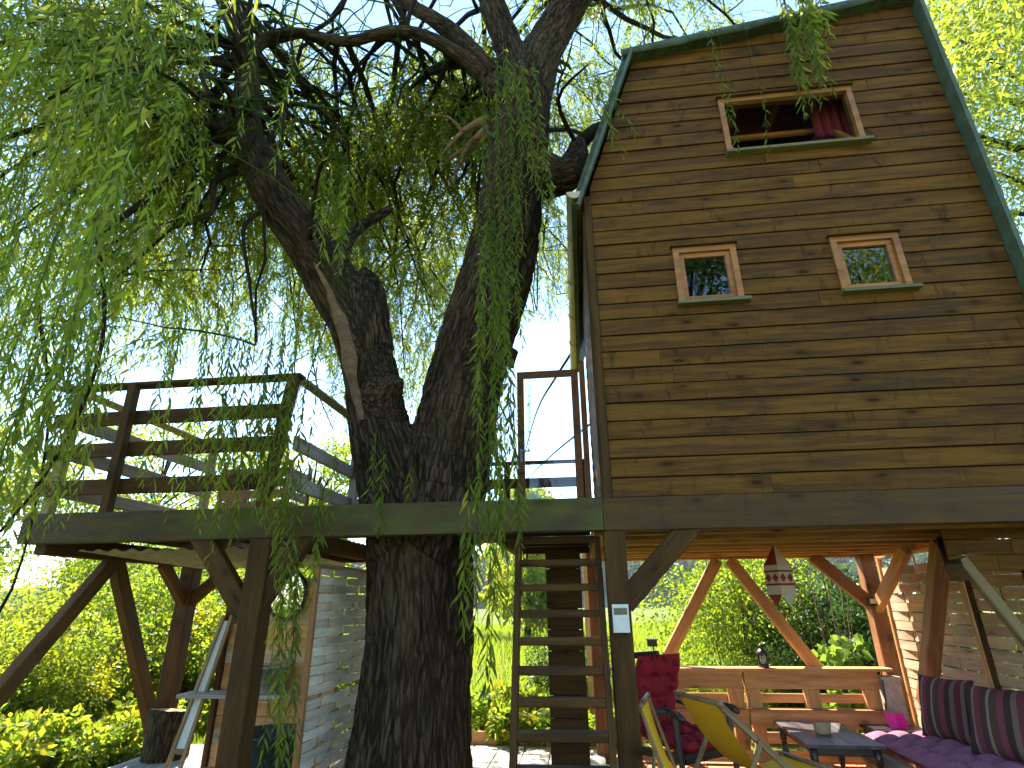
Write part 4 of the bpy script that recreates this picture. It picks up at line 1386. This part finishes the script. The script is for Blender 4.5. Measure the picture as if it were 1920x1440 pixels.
for P in ([(-.8, 4.7, 6.65, .06), (-1.09, 4.8, 6.63, .037), (-1.33, 4.8, 6.31, .02)], [(-.79, 4.7, 6.53, .048), (-1.04, 4.9, 6.52, .037), (-1.35, 5.0, 6.38, .018)], [(-1.04, 4.9, 6.52, .03), (-1.2, 4.95, 6.2, .02), (-1.22, 4.95, 5.95, .008)],
          [(-1.1, 4.8, 6.6, .03), (-1.25, 4.7, 6.75, .016), (-1.5, 4.6, 6.7, .006)]):
    twig(P, 'dead_branch', 'deadwood')
for P in ([(.2, 4.95, 6.4, .08), (.4, 4.97, 6.62, .07), (.62, 5.0, 6.73, .05)], [(-3.58, 4.3, 6.6, .077), (-3.84, 4.2, 6.38, .052), (-3.89, 4.0, 5.59, .037), (-4.03, 3.8, 5.0, .03), (-4.19, 3.6, 4.52, .018)],
          [(-3.5, 4.4, 5.98, .052), (-3.66, 4.3, 5.76, .034), (-3.52, 4.2, 5.26, .027), (-3.74, 4.0, 4.94, .012)],
          [(.1, 4.6, 8.1, .05), (.8, 4.1, 8.3, .035), (1.6, 3.95, 8.0, .025), (2.4, 3.82, 7.65, .010)], [(.2, 4.95, 6.35, .03), (.0, 4.4, 6.5, .02), (.3, 3.9, 6.35, .008)],
          [(-3.0, 4.5, 5.55, .03), (-3.05, 4.1, 5.0, .02), (-2.75, 3.9, 4.2, .014), (-2.55, 3.85, 3.6, .006)], [(-2.55, 4.4, 5.0, .025), (-2.2, 3.8, 5.3, .016), (-1.85, 3.4, 5.0, .006)],
          [(.3, 9.2, 6.2, .03), (-.3, 9.0, 5.2, .02), (-.62, 8.9, 4.6, .012), (-.9, 8.8, 3.6, .006)], [(.25, 9.2, 4.4, .02), (-.3, 8.9, 3.9, .014), (-.8, 8.7, 3.4, .006)],
          [(-4.9, 4.0, 4.2, .02), (-4.1, 3.7, 3.0, .012), (-3.85, 3.6, 1.9, .008), (-3.95, 3.6, 1.45, .012), (-4.15, 3.6, .9, .005)],
          [(-3.9, 3.4, 4.6, .02), (-3.4, 3.3, 3.4, .014), (-3.55, 3.3, 2.4, .010), (-4.1, 3.3, 1.6, .006)]):
    twig(P)

# --- boughs, side boughs and the long hanging shoots
def zfloor(x, y):
    """underside of the canopy: low in the curtain on the far deck's side, high over the seats and the house"""
    q = x / max(y, .5)
    if q < -1.08: return 1.55
    if q < -.95: return 1.6 + y * (.10 + .33 * (q + 1.08) / .13)
    if y > 6.0:
        if q < -.5: return 1.6 + .46 * y
        if q < -.14: return 1.6 + .30 * y
        if q < .02: return 1.6 + .52 * y
        return 7.6
    if q < -.72: return 1.6 + y * .45
    if q < -.45: return 1.6 + y * (.47 + .9 * (q + .72))
    if q < .02: return 1.6 + y * .95
    return max(7.5, 1.6 + 1.36 * y)
def bough(p0, p1, lift, r0, r1, wob=.25):
    p0, p1 = np.array(p0), np.array(p1)
    mid = (p0 + p1) / 2 + np.array([0, 0, lift])
    n = 12
    t = np.linspace(0, 1, n)[:, None]
    P = (1 - t) ** 2 * p0 + 2 * t * (1 - t) * mid + t ** 2 * p1
    w_ = np.cumsum(rng.normal(0, wob * .12, (n, 3)), 0) * t + wob * .22 * np.sin(t * rng.uniform(3, 8, 3) + rng.uniform(0, 6, 3)) * np.sin(math.pi * t)
    P = P + w_
    return P, np.linspace(r0, r1, n)
starts_L = SP[1][-22:, :3]
starts_R = np.concatenate([SP[2][-30:, :3], SP[3][:, :3]])
starts_A = np.concatenate([SP[5][4:, :3], SP[6][4:, :3]])
BO = []
ends = []
def addb(n, starts, xr, yr, zr, lift):
    for _ in range(n):
        best = None
        for _t in range(40):
            s = starts[rng.integers(len(starts))]
            e = np.array([rng.uniform(*xr), rng.uniform(*yr), rng.uniform(*zr)])
            if e[2] < zfloor(e[0], e[1]) + .4 or np.linalg.norm(e - s) > 7: continue
            d = min([np.linalg.norm(e - q) for q in ends] or [9])
            if best is None or d > best[0]: best = (d, s, e)
            if _t > 12: break
        if best is None: continue
        ends.append(best[2])
        BO.append(bough(best[1], best[2], lift + rng.uniform(0, 1.0), rng.uniform(.026, .042), .010, rng.uniform(.5, 1.3)))
addb(26, starts_L, (-6.8, -2.4), (1.5, 6.0), (3.6, 8.2), .6)
addb(24, starts_L, (-9.0, -3.5), (5.0, 10.0), (4.4, 8.5), .8)
addb(9, starts_A, (-3.8, -.6), (4.2, 8.0), (6.5, 9.4), .5)
addb(13, starts_R, (-.8, 3.6), (5.2, 9.0), (7.8, 11.0), .8)
addb(52, np.concatenate([starts_A, starts_L, starts_R]), (-6.0, .2), (7.4, 11.5), (4.8, 9.0), 1.0)
ALPHA, BETA = .67, .20
strands = []          # (points, leaf length factor)
def shoot(p, outd, length):
    n = max(5, int(length / .11))
    d = np.array([outd[0], outd[1], rng.uniform(-.1, .35)])
    d /= np.linalg.norm(d)
    P = [np.array(p, float)]
    ds = length / n
    sw = rng.normal(0, .10, 2)
    for i in range(n):
        d = d + np.array([sw[0] * .12, sw[1] * .12, -.26]) * (ds / .11) + rng.normal(0, .035, 3)
        d /= np.linalg.norm(d)
        q = P[-1] + d * ds
        if q[2] < zfloor(q[0], q[1]): break
        if q[1] < 4.7 and -ALPHA * q[1] - BETA * (q[2] - 1.6) < q[0] < 0: break     # inner edge of the near curtain
        if -.3 < q[0] < 3.6 and 4.1 < q[1] < 8.1 and q[2] < 7.25 + (0 if q[0] > .3 else -2.5) and q[0] > .1: break
        if np.linalg.norm(q - np.array([0, 0, 1.6])) < 1.5: break
        P.append(q)
    return np.array(P) if len(P) > 4 else None
nb_twigs = []
for P, r in BO:
    L = np.linalg.norm(np.diff(P, axis=0), axis=1).sum()
    nb_twigs.append((P, r))
    for k in range(int(5 + L * 1.5)):
        i = rng.integers(3, len(P))
        a = rng.uniform(0, 2 * math.pi)
        ln = rng.uniform(.5, 1.5)
        e = P[i] + np.array([math.cos(a) * ln, math.sin(a) * ln, rng.uniform(-.35, .45)])
        if e[2] < zfloor(e[0], e[1]): continue
        Q, r2 = bough(P[i], e, .2, .014, .005, .2)
        nb_twigs.append((Q, r2))
        for m in range(6):
            j = rng.integers(3, len(Q))
            b_ = a + rng.normal(0, .9)
            s = shoot(Q[j] + rng.normal(0, .05, 3), (math.cos(b_), math.sin(b_)), rng.uniform(.6, 2.3))
            if s is not None: strands.append((s, 1.0))
n_bulk = len(strands)
# shoots placed one by one where the photograph shows them
def hang(p, length, n, spread, f=1.0, curve=(0, 0), up=0.0):
    for _ in range(n):
        q = np.array(p) + np.array([rng.normal(0, spread), rng.normal(0, spread * .7), rng.normal(0, .12)])
        ln = length * rng.uniform(.65, 1.08)
        k = max(6, int(ln / .1))
        t = np.linspace(0, 1, k)
        P = np.stack([q[0] + curve[0] * t ** 1.5 + np.cumsum(rng.normal(0, .008, k)), q[1] + curve[1] * t ** 1.5 + np.cumsum(rng.normal(0, .008, k)), q[2] - ln * t], 1)
        if up:
            P = np.concatenate([P[0] + np.array([[-.05, .02, up], [-.02, .01, up * .66], [0, 0, up * .33]]), P])
        heroes.append((P, f, up / (up + ln)))
heroes = []
hang((-.55, 4.15, 6.9), 2.6, 10, .13, 1.0, (.05, -.1))
hang((-.60, 4.1, 5.0), 2.0, 10, .09, 1.0, (.12, -.2))
hang((-.34, 3.95, 6.6), 2.0, 8, .10, 1.0, (.18, 0))
hang((-.54, 3.75, 4.1), 2.1, 9, .08, 1.0, (.02, -.15))
hang((-.50, 3.5, 2.9), 1.3, 6, .06, 1.1, (.02, -.05))
hang((-.62, 3.45, 2.35), 1.25, 4, .07, 1.15, (-.04, .05))
hang((-.66, 3.6, 2.0), .8, 3, .05, 1.0, (-.08, .05))
hang((-2.62, 3.85, 3.7), 1.5, 30, .22, 1.0, (.05, 0))
hang((-2.35, 3.95, 3.3), 1.1, 14, .2, 1.0, (.02, 0))
hang((-2.05, 3.95, 2.6), .9, 8, .14, 1.0)
hang((-2.04, 3.92, 2.1), 1.7, 8, .06, 1.0, (.1, .1))
hang((-1.62, 4.1, 2.75), .6, 6, .14, 1.0)
hang((2.25, 3.85, 7.1), 1.5, 9, .10, 1.35, (-.05, 0), .6)
hang((2.32, 3.75, 6.9), 1.0, 5, .08, 1.5, (-.1, 0), .8)
hang((1.45, 3.95, 6.9), 1.5, 1, .04, .8, (0, 0), 1.0)
hang((1.55, 3.95, 6.1), 1.0, 1, .03, .8, (-.03, 0), 1.75); hang((1.80, 3.95, 6.0), .95, 1, .03, .8, (-.05, 0), 1.8)
hang((.32, 3.9, 6.3), 1.0, 4, .10, 1.05, (.16, 0))
hang((-2.1, 4.2, 5.6), 1.2, 3, .08, 1.1, (.06, 0))
hang((-1.85, 3.4, 5.0), .9, 3, .06, 1.1)
hang((-3.25, 2.9, 3.8), 1.6, 14, .28, 1.1)
hang((-3.5, 3.1, 3.2), 1.2, 14, .28, 1.1)
hang((-3.9, 3.3, 4.4), 2.1, 16, .3, 1.05)
hang((-3.45, 2.9, 3.0), 1.1, 8, .16, 1.1)
hang((-3.0, 2.4, 4.3), 1.6, 12, .3, 1.1)
hang((-2.7, 2.3, 5.0), 1.4, 12, .35, 1.1)
hang((-2.3, 2.3, 5.7), 1.1, 12, .35, 1.1)
hang((-2.2, 2.0, 3.9), 1.1, 4, .12, 1.2)
hang((-1.4, 9.0, 4.6), 4.2, 10, .22, 1.0)
hang((-1.1, 8.6, 4.2), 3.6, 7, .15, 1.0)
hang((-.9, 9.2, 5.4), 1.8, 8, .3, 1.0)
def strand_leaves(P, f, rich, tmean, every=.032, lo=0.0):
    seg = np.linalg.norm(np.diff(P, axis=0), axis=1)
    s = np.concatenate([[0], np.cumsum(seg)])
    n = max(4, int(s[-1] * (1 - lo) / every))
    u = np.linspace(max(.04, lo), 1.0, n) * s[-1]
    B = np.stack([np.interp(u, s, P[:, k]) for k in range(3)], 1)
    Tn = np.stack([np.interp(u, s, np.gradient(P[:, k], s)) for k in range(3)], 1)
    Tn /= np.linalg.norm(Tn, axis=1, keepdims=True) + 1e-9
    a = np.arange(n) * 2.4 + rng.uniform(0, 6) + rng.normal(0, .4, n)
    Rd = np.stack([np.cos(a), np.sin(a), np.zeros(n)], 1)
    D = Rd * rng.uniform(.35, .95, n)[:, None] + Tn * .7 + np.array([0, 0, -.25])
    S = np.cross(D, Rd + rng.normal(0, .7, (n, 3)))
    Ls = rng.uniform(.05, .122, n) * f * np.interp(np.linspace(0, 1, n), [0, .2, .85, 1], [.8, 1, 1, .6])
    Ws = Ls * rng.uniform(.15, .22, n)
    tint = np.clip(rng.normal(tmean, .17, n), 0, 1)
    tint[rng.random(n) < .025] = 1.0
    lv = leaf_arrays(B, D, S, Ls, Ws, rng.uniform(.3, 1.2, n)[:, None], tint, rich)
    return [lv, stem_arrays(P[::2] if len(P) > 8 else P, .0035 * f, .0012, .15)]
cl = lambda p: mnoise.noise((p[0] * .55, p[1] * .55, p[2] * .55))
# those hung one by one, and the shoots nearest the lens, are parts; the rest is one crown
order = sorted(range(n_bulk), key=lambda i: np.linalg.norm(strands[i][0].mean(0) - np.array([0, 0, 1.6])))
close = set(order[:int(max(0, 290 - len(heroes)))])
for P, f, lo in heroes + [(*strands[i], 0.0) for i in sorted(close)]:
    o0 = P[0].copy()
    V, l_, s_, t_ = merge(strand_leaves(P - o0, f, True, .55 + .2 * cl(o0), lo=lo))
    o = bpy.data.objects.new('hanging_shoot', mesh_np('hanging_shoot', V, l_, s_, M['willow'], t_))
    place(o, Matrix.Translation(o0), willow)
parts = []
for i in range(n_bulk):
    if i in close: continue
    P, f = strands[i]
    core = -3.4 < P[0][0] < -.3 and 3.2 < P[0][1] < 8.2
    if cl(P[0]) < (.03 if core else -.25): continue
    parts += strand_leaves(P, f * 1.15, False, .50 + .25 * cl(P[0]))
for Q, r in nb_twigs:
    parts.append(stem_arrays(Q, r[0], r[-1], .0))
print('willow strands', n_bulk, 'heroes', len(heroes), 'boughs', len(BO))
tp = [p for p in parts]
V, l_, s_, t_ = merge(tp)
print('crown faces', len(s_))
o = bpy.data.objects.new('crown', mesh_np('crown', V - np.array(W[willow].translation), l_, s_, M['willow'], t_))
place(o, W[willow], willow)
o['kind'] = 'stuff'
for P, r in BO:
    q = MB(); q.tube([tuple(p) for p in P], [float(x) for x in r * 1.03], 6)
    q.build('branch', M['bark'], willow)

# ================================================================== shrubs, trees, woods
def cloud(n, lumps, L, wr, tm, ts=.16, out=.6, jit=.7, down=.25, shell=.55, rich=False, yellow=0.0):
    lumps = np.array(lumps, float)
    ar = (lumps[:, 3] * lumps[:, 4] + lumps[:, 4] * lumps[:, 5]) 
    k = rng.choice(len(lumps), n, p=ar / ar.sum())
    d = rng.normal(0, 1, (n, 3)); d /= np.linalg.norm(d, axis=1, keepdims=True)
    r = shell + (1.08 - shell) * rng.random(n) ** .6
    B = lumps[k, :3] + d * r[:, None] * lumps[k, 3:6]
    D = d * out + rng.normal(0, jit, (n, 3)) + np.array([0, 0, -down])
    S = rng.normal(0, 1, (n, 3))
    Ls = L * rng.uniform(.6, 1.3, n)
    tint = np.clip(rng.normal(tm, ts, n) + .12 * np.sin(B[:, 0] * 2.1 + B[:, 2] * 1.7), 0, .93)
    if yellow:
        m = (np.sin(B[:, 0] * 3.3 + 1) * np.sin(B[:, 1] * 2.9 + B[:, 2] * 4.1) > .35) & (rng.random(n) < yellow)
        tint[m] = rng.uniform(.9, 1.0, m.sum())
    keep = B[:, 2] > .02
    return leaf_arrays(B[keep], D[keep], S[keep], Ls[keep], (Ls * wr)[keep], rng.uniform(.2, .8, keep.sum())[:, None], tint[keep], rich)
def lumpy(rx, ry, h, n, z0=.1):
    out = []
    for _ in range(n):
        a, q = rng.uniform(0, 6.28), rng.random() ** .6
        zz = z0 + rng.random() * (h - z0) * (1 - .45 * q)
        s = rng.uniform(.28, .5) * min(rx, ry, h) * 1.1
        out.append((math.cos(a) * q * rx * .8, math.sin(a) * q * ry * .8, max(s * .6, zz), s * rng.uniform(.9, 1.3), s * rng.uniform(.9, 1.3), s * rng.uniform(.75, 1.1)))
    return out
def stems(n, rx, h, r=.015):
    ps = []
    for _ in range(n):
        a = rng.uniform(0, 6.28); q = rng.random() * rx * .9
        e = np.array([math.cos(a) * q, math.sin(a) * q, h * rng.uniform(.6, 1.02)])
        b0 = np.array([math.cos(a) * q * .3, math.sin(a) * q * .3, 0])
        P = np.linspace(0, 1, 6)[:, None] * (e - b0) + b0 + np.cumsum(rng.normal(0, .03 * h * .3, (6, 3)), 0) * np.linspace(0, 1, 6)[:, None]
        ps.append(stem_arrays(P, r, r * .3, .0))
    return merge(ps)
def shrub_kind(rx, ry, h, n, L, wr, mat, tm, nl=12, yellow=0.0, rich=False, ns=14):
    f = mesh_np('foliage', *merge([cloud(n, lumpy(rx, ry, h, nl), L, wr, tm, yellow=yellow, rich=rich)])[:3], M[mat]) if False else None
    v = cloud(n, lumpy(rx, ry, h, nl), L, wr, tm, yellow=yellow, rich=rich)
    f = mesh_np('foliage', v[0], v[1], v[2], M[mat], v[3])
    s = stems(ns, rx, h)
    g_ = mesh_np('stem', s[0], s[1], s[2], M['twig'], s[3])
    return f, g_
def put(kind, name, label, cat, p, rz=0.0, sc=1.0, group=None):
    t = thing(name, label, cat, p, 0, group)
    m = Matrix.Translation(p) @ Matrix.Rotation(rz, 4, 'Z') @ Matrix.Scale(sc, 4)
    place(bpy.data.objects.new('foliage', kind[0]), m, t)
    place(bpy.data.objects.new('stem', kind[1]), m, t)
    return t
kA = shrub_kind(1.5, 1.2, 2.1, 15000, .075, .55, 'shrub', .5, 16, yellow=.35)
kB = shrub_kind(1.4, 1.2, 2.6, 16000, .07, .5, 'shrub', .45, 16)
kD = shrub_kind(1.3, 1.1, 2.4, 15000, .075, .42, 'darkshrub', .45, 14)
kF = shrub_kind(.55, .5, 1.9, 420, .2, .8, 'bigleaf', .5, 9, rich=True, ns=7)
kW = shrub_kind(.7, .55, .6, 2600, .11, .42, 'shrub', .55, 9, rich=True, ns=10)
hs = [(-9.6, 10.4, 1.15, kB, 'tall leafy hedge shrub at the outer end of the hedge row'), (-8.4, 9.0, 1.0, kA, 'yellow flowered shrub beside the leaning brace of the far deck'),
      (-7.2, 9.6, 1.0, kB, 'green hedge shrub behind the V shaped braces'), (-6.1, 8.7, .95, kA, 'yellow flowered shrub between the V shaped braces'),
      (-5.1, 9.6, 1.05, kB, 'dense green shrub behind the back post of the far deck'), (-4.3, 8.4, .9, kA, 'yellow flecked shrub behind the sawn log'),
      (-6.9, 7.3, .75, kA, 'low yellow flowered shrub in front of the hedge row'), (-8.2, 12.0, 1.35, kB, 'taller pale shrub rising behind the hedge row'), (-3.2, 9.4, .95, kD, 'dark shrub behind the round mirror')]
for i, (x, y, s, kd, lab) in enumerate(hs):
    put(kd, 'hedge_shrub', lab, 'shrub', (x, y, 0), i * 1.3, s, 'hedge shrubs behind the far deck')
bs = [(2.4, 10.2, 1.0, kB, 'pale green shrub behind the hanging cloth lantern'), (3.6, 9.3, 1.08, kD, 'dark glossy shrub behind the corner brace'), (2.9, 9.0, .62, kD, 'low dark shrub just behind the bench lantern'),
      (4.6, 9.8, 1.2, kD, 'tall dark shrub behind the woven panels'), (3.1, 11.6, 1.1, kB, 'pale shrub at the edge of the meadow'), (-.2, 9.6, .62, kD, 'dark shrub behind the ladder treads'),
      (.55, 9.1, .5, kA, 'low shrub between the ladder and the bench'), (1.3, 8.9, .42, kA, 'low leafy shrub just behind the pallet bench'), (2.1, 8.7, .36, kB, 'small leafy shrub under the bench lantern')]
for i, (x, y, s, kd, lab) in enumerate(bs):
    put(kd, 'garden_shrub', lab, 'shrub', (x, y, -.02), 2 + i * 1.7, s, 'shrubs behind the sitting area')
put(kF, 'broadleaf_shrub', 'bright broad leaved shrub glowing beside the corner post', 'shrub', (3.16, 8.1, .3), 1.4, .66)
for i, (x, y, s, lab) in enumerate([(-1.05, 8.0, 1.0, 'bright leafy plant behind the willow trunk'), (-.5, 7.95, .85, 'bright leafy plant left of the clad column'), (.22, 7.7, .6, 'small leafy plant right of the clad column')]):
    put(kW, 'leafy_plant', lab.replace('left of', 'between the willow and').replace('right of', 'between the ladder and'), 'plant', (x, y, 0), i * 2.0, s, 'leafy plants behind the ladder')
for i, (x, y, s, lab) in enumerate([(-5.6, 6.1, .9, 'leafy weed clump between the low deck and the leaning brace'), (-4.95, 6.5, .8, 'leafy weed clump right beside the low deck and sawn log'), (-6.5, 6.0, 1.0, 'leafy weed clump under the leaning brace of the far deck'), (-5.4, 7.2, .9, 'leafy weed clump between the hedge and the V shaped braces'), (-7.2, 6.6, 1.05, 'large leafy weed clump beyond the leaning brace')]):
    put(kW, 'ground_weed', lab, 'plant', (x, y, 0), i * 1.1, s, 'weeds below the hedge')
# grass of the meadow
def grass(n, xr, yr, h, tm):
    x = rng.uniform(*xr, n); y = yr[0] + (yr[1] - yr[0]) * rng.random(n) ** 1.6
    B = np.stack([x, y, np.full(n, -.08)], 1)
    D = np.stack([rng.normal(0, .3, n), rng.normal(0, .3, n), np.ones(n)], 1)
    S = rng.normal(0, 1, (n, 3))
    Ls = h * rng.uniform(.5, 1.3, n) * (1 + .3 * np.sin(x * .8) * np.sin(y * .6))
    return leaf_arrays(B, D, S, Ls, .012 + .0009 * y, np.zeros((n, 1)), np.clip(rng.normal(tm, .15, n), 0, .85), False)
v = merge([grass(60000, (-14, 16), (8.2, 42), .42, .55), grass(16000, (-12, -3), (6.5, 9), .3, .5)])
o = bpy.data.objects.new('meadow_grass', mesh_np('meadow_grass', v[0], v[1], v[2], M['shrub'], v[3]))
tag(place(o, Matrix.Identity(4)), 'tall sunlit meadow grass behind the garden', 'grass', kind='stuff')
# wooded hill far behind the meadow
hl_ = []
vs_h = []
for i in range(230):
    x = rng.uniform(-190, 190); y = rng.uniform(190, 260)
    h = rng.uniform(9, 14) + (y - 190) * .09 + 4 * mnoise.noise((x * .02, y * .02, 0))
    g0 = (y - 190) * .10
    for _ in range(5):
        s = rng.uniform(2.2, 4.0)
        hl_.append((x + rng.normal(0, 2.5), y + rng.normal(0, 2.0), g0 + h * rng.uniform(.3, .95), s * 1.15, s * 1.15, s))
v = cloud(110000, hl_, 2.0, .75, .45, shell=.75, out=.9, jit=.5)
o = bpy.data.objects.new('woodland', mesh_np('woodland', v[0], v[1], v[2], M['farleaf'], v[3]))
tag(place(o, Matrix.Identity(4)), 'far wooded hillside beyond the meadow', 'woods', kind='stuff')
hb = MB()
hb.add([(-260, 185, -1), (260, 185, -1), (260, 215, 7), (-260, 215, 7), (260, 300, 13), (-260, 300, 13)], [(0, 1, 2, 3), (3, 2, 4, 5)], True)
tag(hb.build('hill', M['hillside']), 'hillside under the far woods', kind='structure')
# tall tree beyond the right wall and two behind the viewer, mirrored in the panes
def tall_tree(name, label, p, h, r, n, L, wr, mat, tm, z0=.3, group=None):
    t = thing(name, label, 'tree', p, 0, group)
    lumps = []
    q = MB()
    q.tube([(0, 0, -.1), (.1, .05, h * .2), (-.05, .1, h * .5), (.1, 0, h * .85)], [h * .025, h * .02, h * .014, h * .004], 10)
    for i in range(34):
        a, zz = rng.uniform(0, 6.28), h * (z0 + (.97 - z0) * rng.random())
        k = math.sin(math.pi * min(1, max(.12, (zz / h - z0 * .8) / (1.05 - z0 * .8)))) ** .7
        d = r * k * rng.uniform(.35, 1)
        c_ = (math.cos(a) * d, math.sin(a) * d, zz)
        s = r * rng.uniform(.22, .36)
        lumps.append((*c_, s * 1.2, s * 1.2, s * .8))
        q.tube([(0, 0, zz * .72), (c_[0] * .5, c_[1] * .5, zz * .88), c_], [h * .006, h * .004, h * .0015], 6)
    m = Matrix.Translation(p)
    q.build('trunk', M['bark'], t, m)
    v = cloud(n, lumps, L, wr, tm, shell=.2, out=.4, jit=.8, down=.5)
    place(bpy.data.objects.new('crown', mesh_np('crown', v[0], v[1], v[2], M[mat], v[3])), m, t)
tall_tree('leafy_tree', 'tall yellow green tree rising behind the verge of the treehouse', (13.4, 12.0, 0), 18.5, 6.6, 130000, .2, .27, 'willow', .62, .18)
for x, y, h, r, lab in ((-19.5, 24, 10.5, 3.6, 'pale far tree behind the outer half of the far deck railing'), (-13.5, 27, 10, 3.4, 'pale far tree behind the slatted crate'), (-26, 21, 9.5, 3.4, 'pale far tree beyond the outer corner of the far deck'), (-2.6, 27, 7.0, 2.4, 'small far tree seen through the foot of the glazed door'), (-8.5, 30, 9.5, 3.0, 'far tree behind the forked willow')):
    tall_tree('far_tree', lab, (x, y, 0), h, r, 9000, .26, .5, 'shrub', .62, .12, 'trees at the meadow edge')
put(kB, 'garden_shrub', 'broad green shrub mirrored in the round mirror', 'shrub', (-7.0, -3.2, 0), .5, 1.5)
put(kB, 'garden_shrub', 'broad yellowish shrub mirrored beside the willow shoots in the round mirror', 'shrub', (-5.0, -4.4, 0), 2.5, 1.4)
tall_tree('garden_tree', 'pale leafy tree mirrored in the small window towards the verge', (11.5, -11.5, 0), 14.5, 4.0, 26000, .2, .45, 'shrub', .5, .15)
tall_tree('garden_tree', 'dark leafy tree mirrored in the small window beside the gutter', (3.9, -9.0, 0), 13.5, 3.4, 26000, .2, .4, 'darkshrub', .5, .15)
# ================================================================== air
hz = MB()
hz.box((0, 0, 14.0), (1990, 1990, 34.0))
hm = bpy.data.materials.new('summer haze')
hm.use_nodes = True
ht = hm.node_tree
ht.nodes.clear()
ho = ht.nodes.new('ShaderNodeOutputMaterial')
hv = ht.nodes.new('ShaderNodeVolumePrincipled')
hv.inputs['Color'].default_value = (0.86, 0.92, 1.0, 1)
hv.inputs['Density'].default_value = 0.0003
hv.inputs['Anisotropy'].default_value = 0.3
ht.links.new(hv.outputs[0], ho.inputs['Volume'])
tag(hz.build('haze', hm), 'faint pale summer haze over the meadow and far woods', 'haze', kind='stuff')
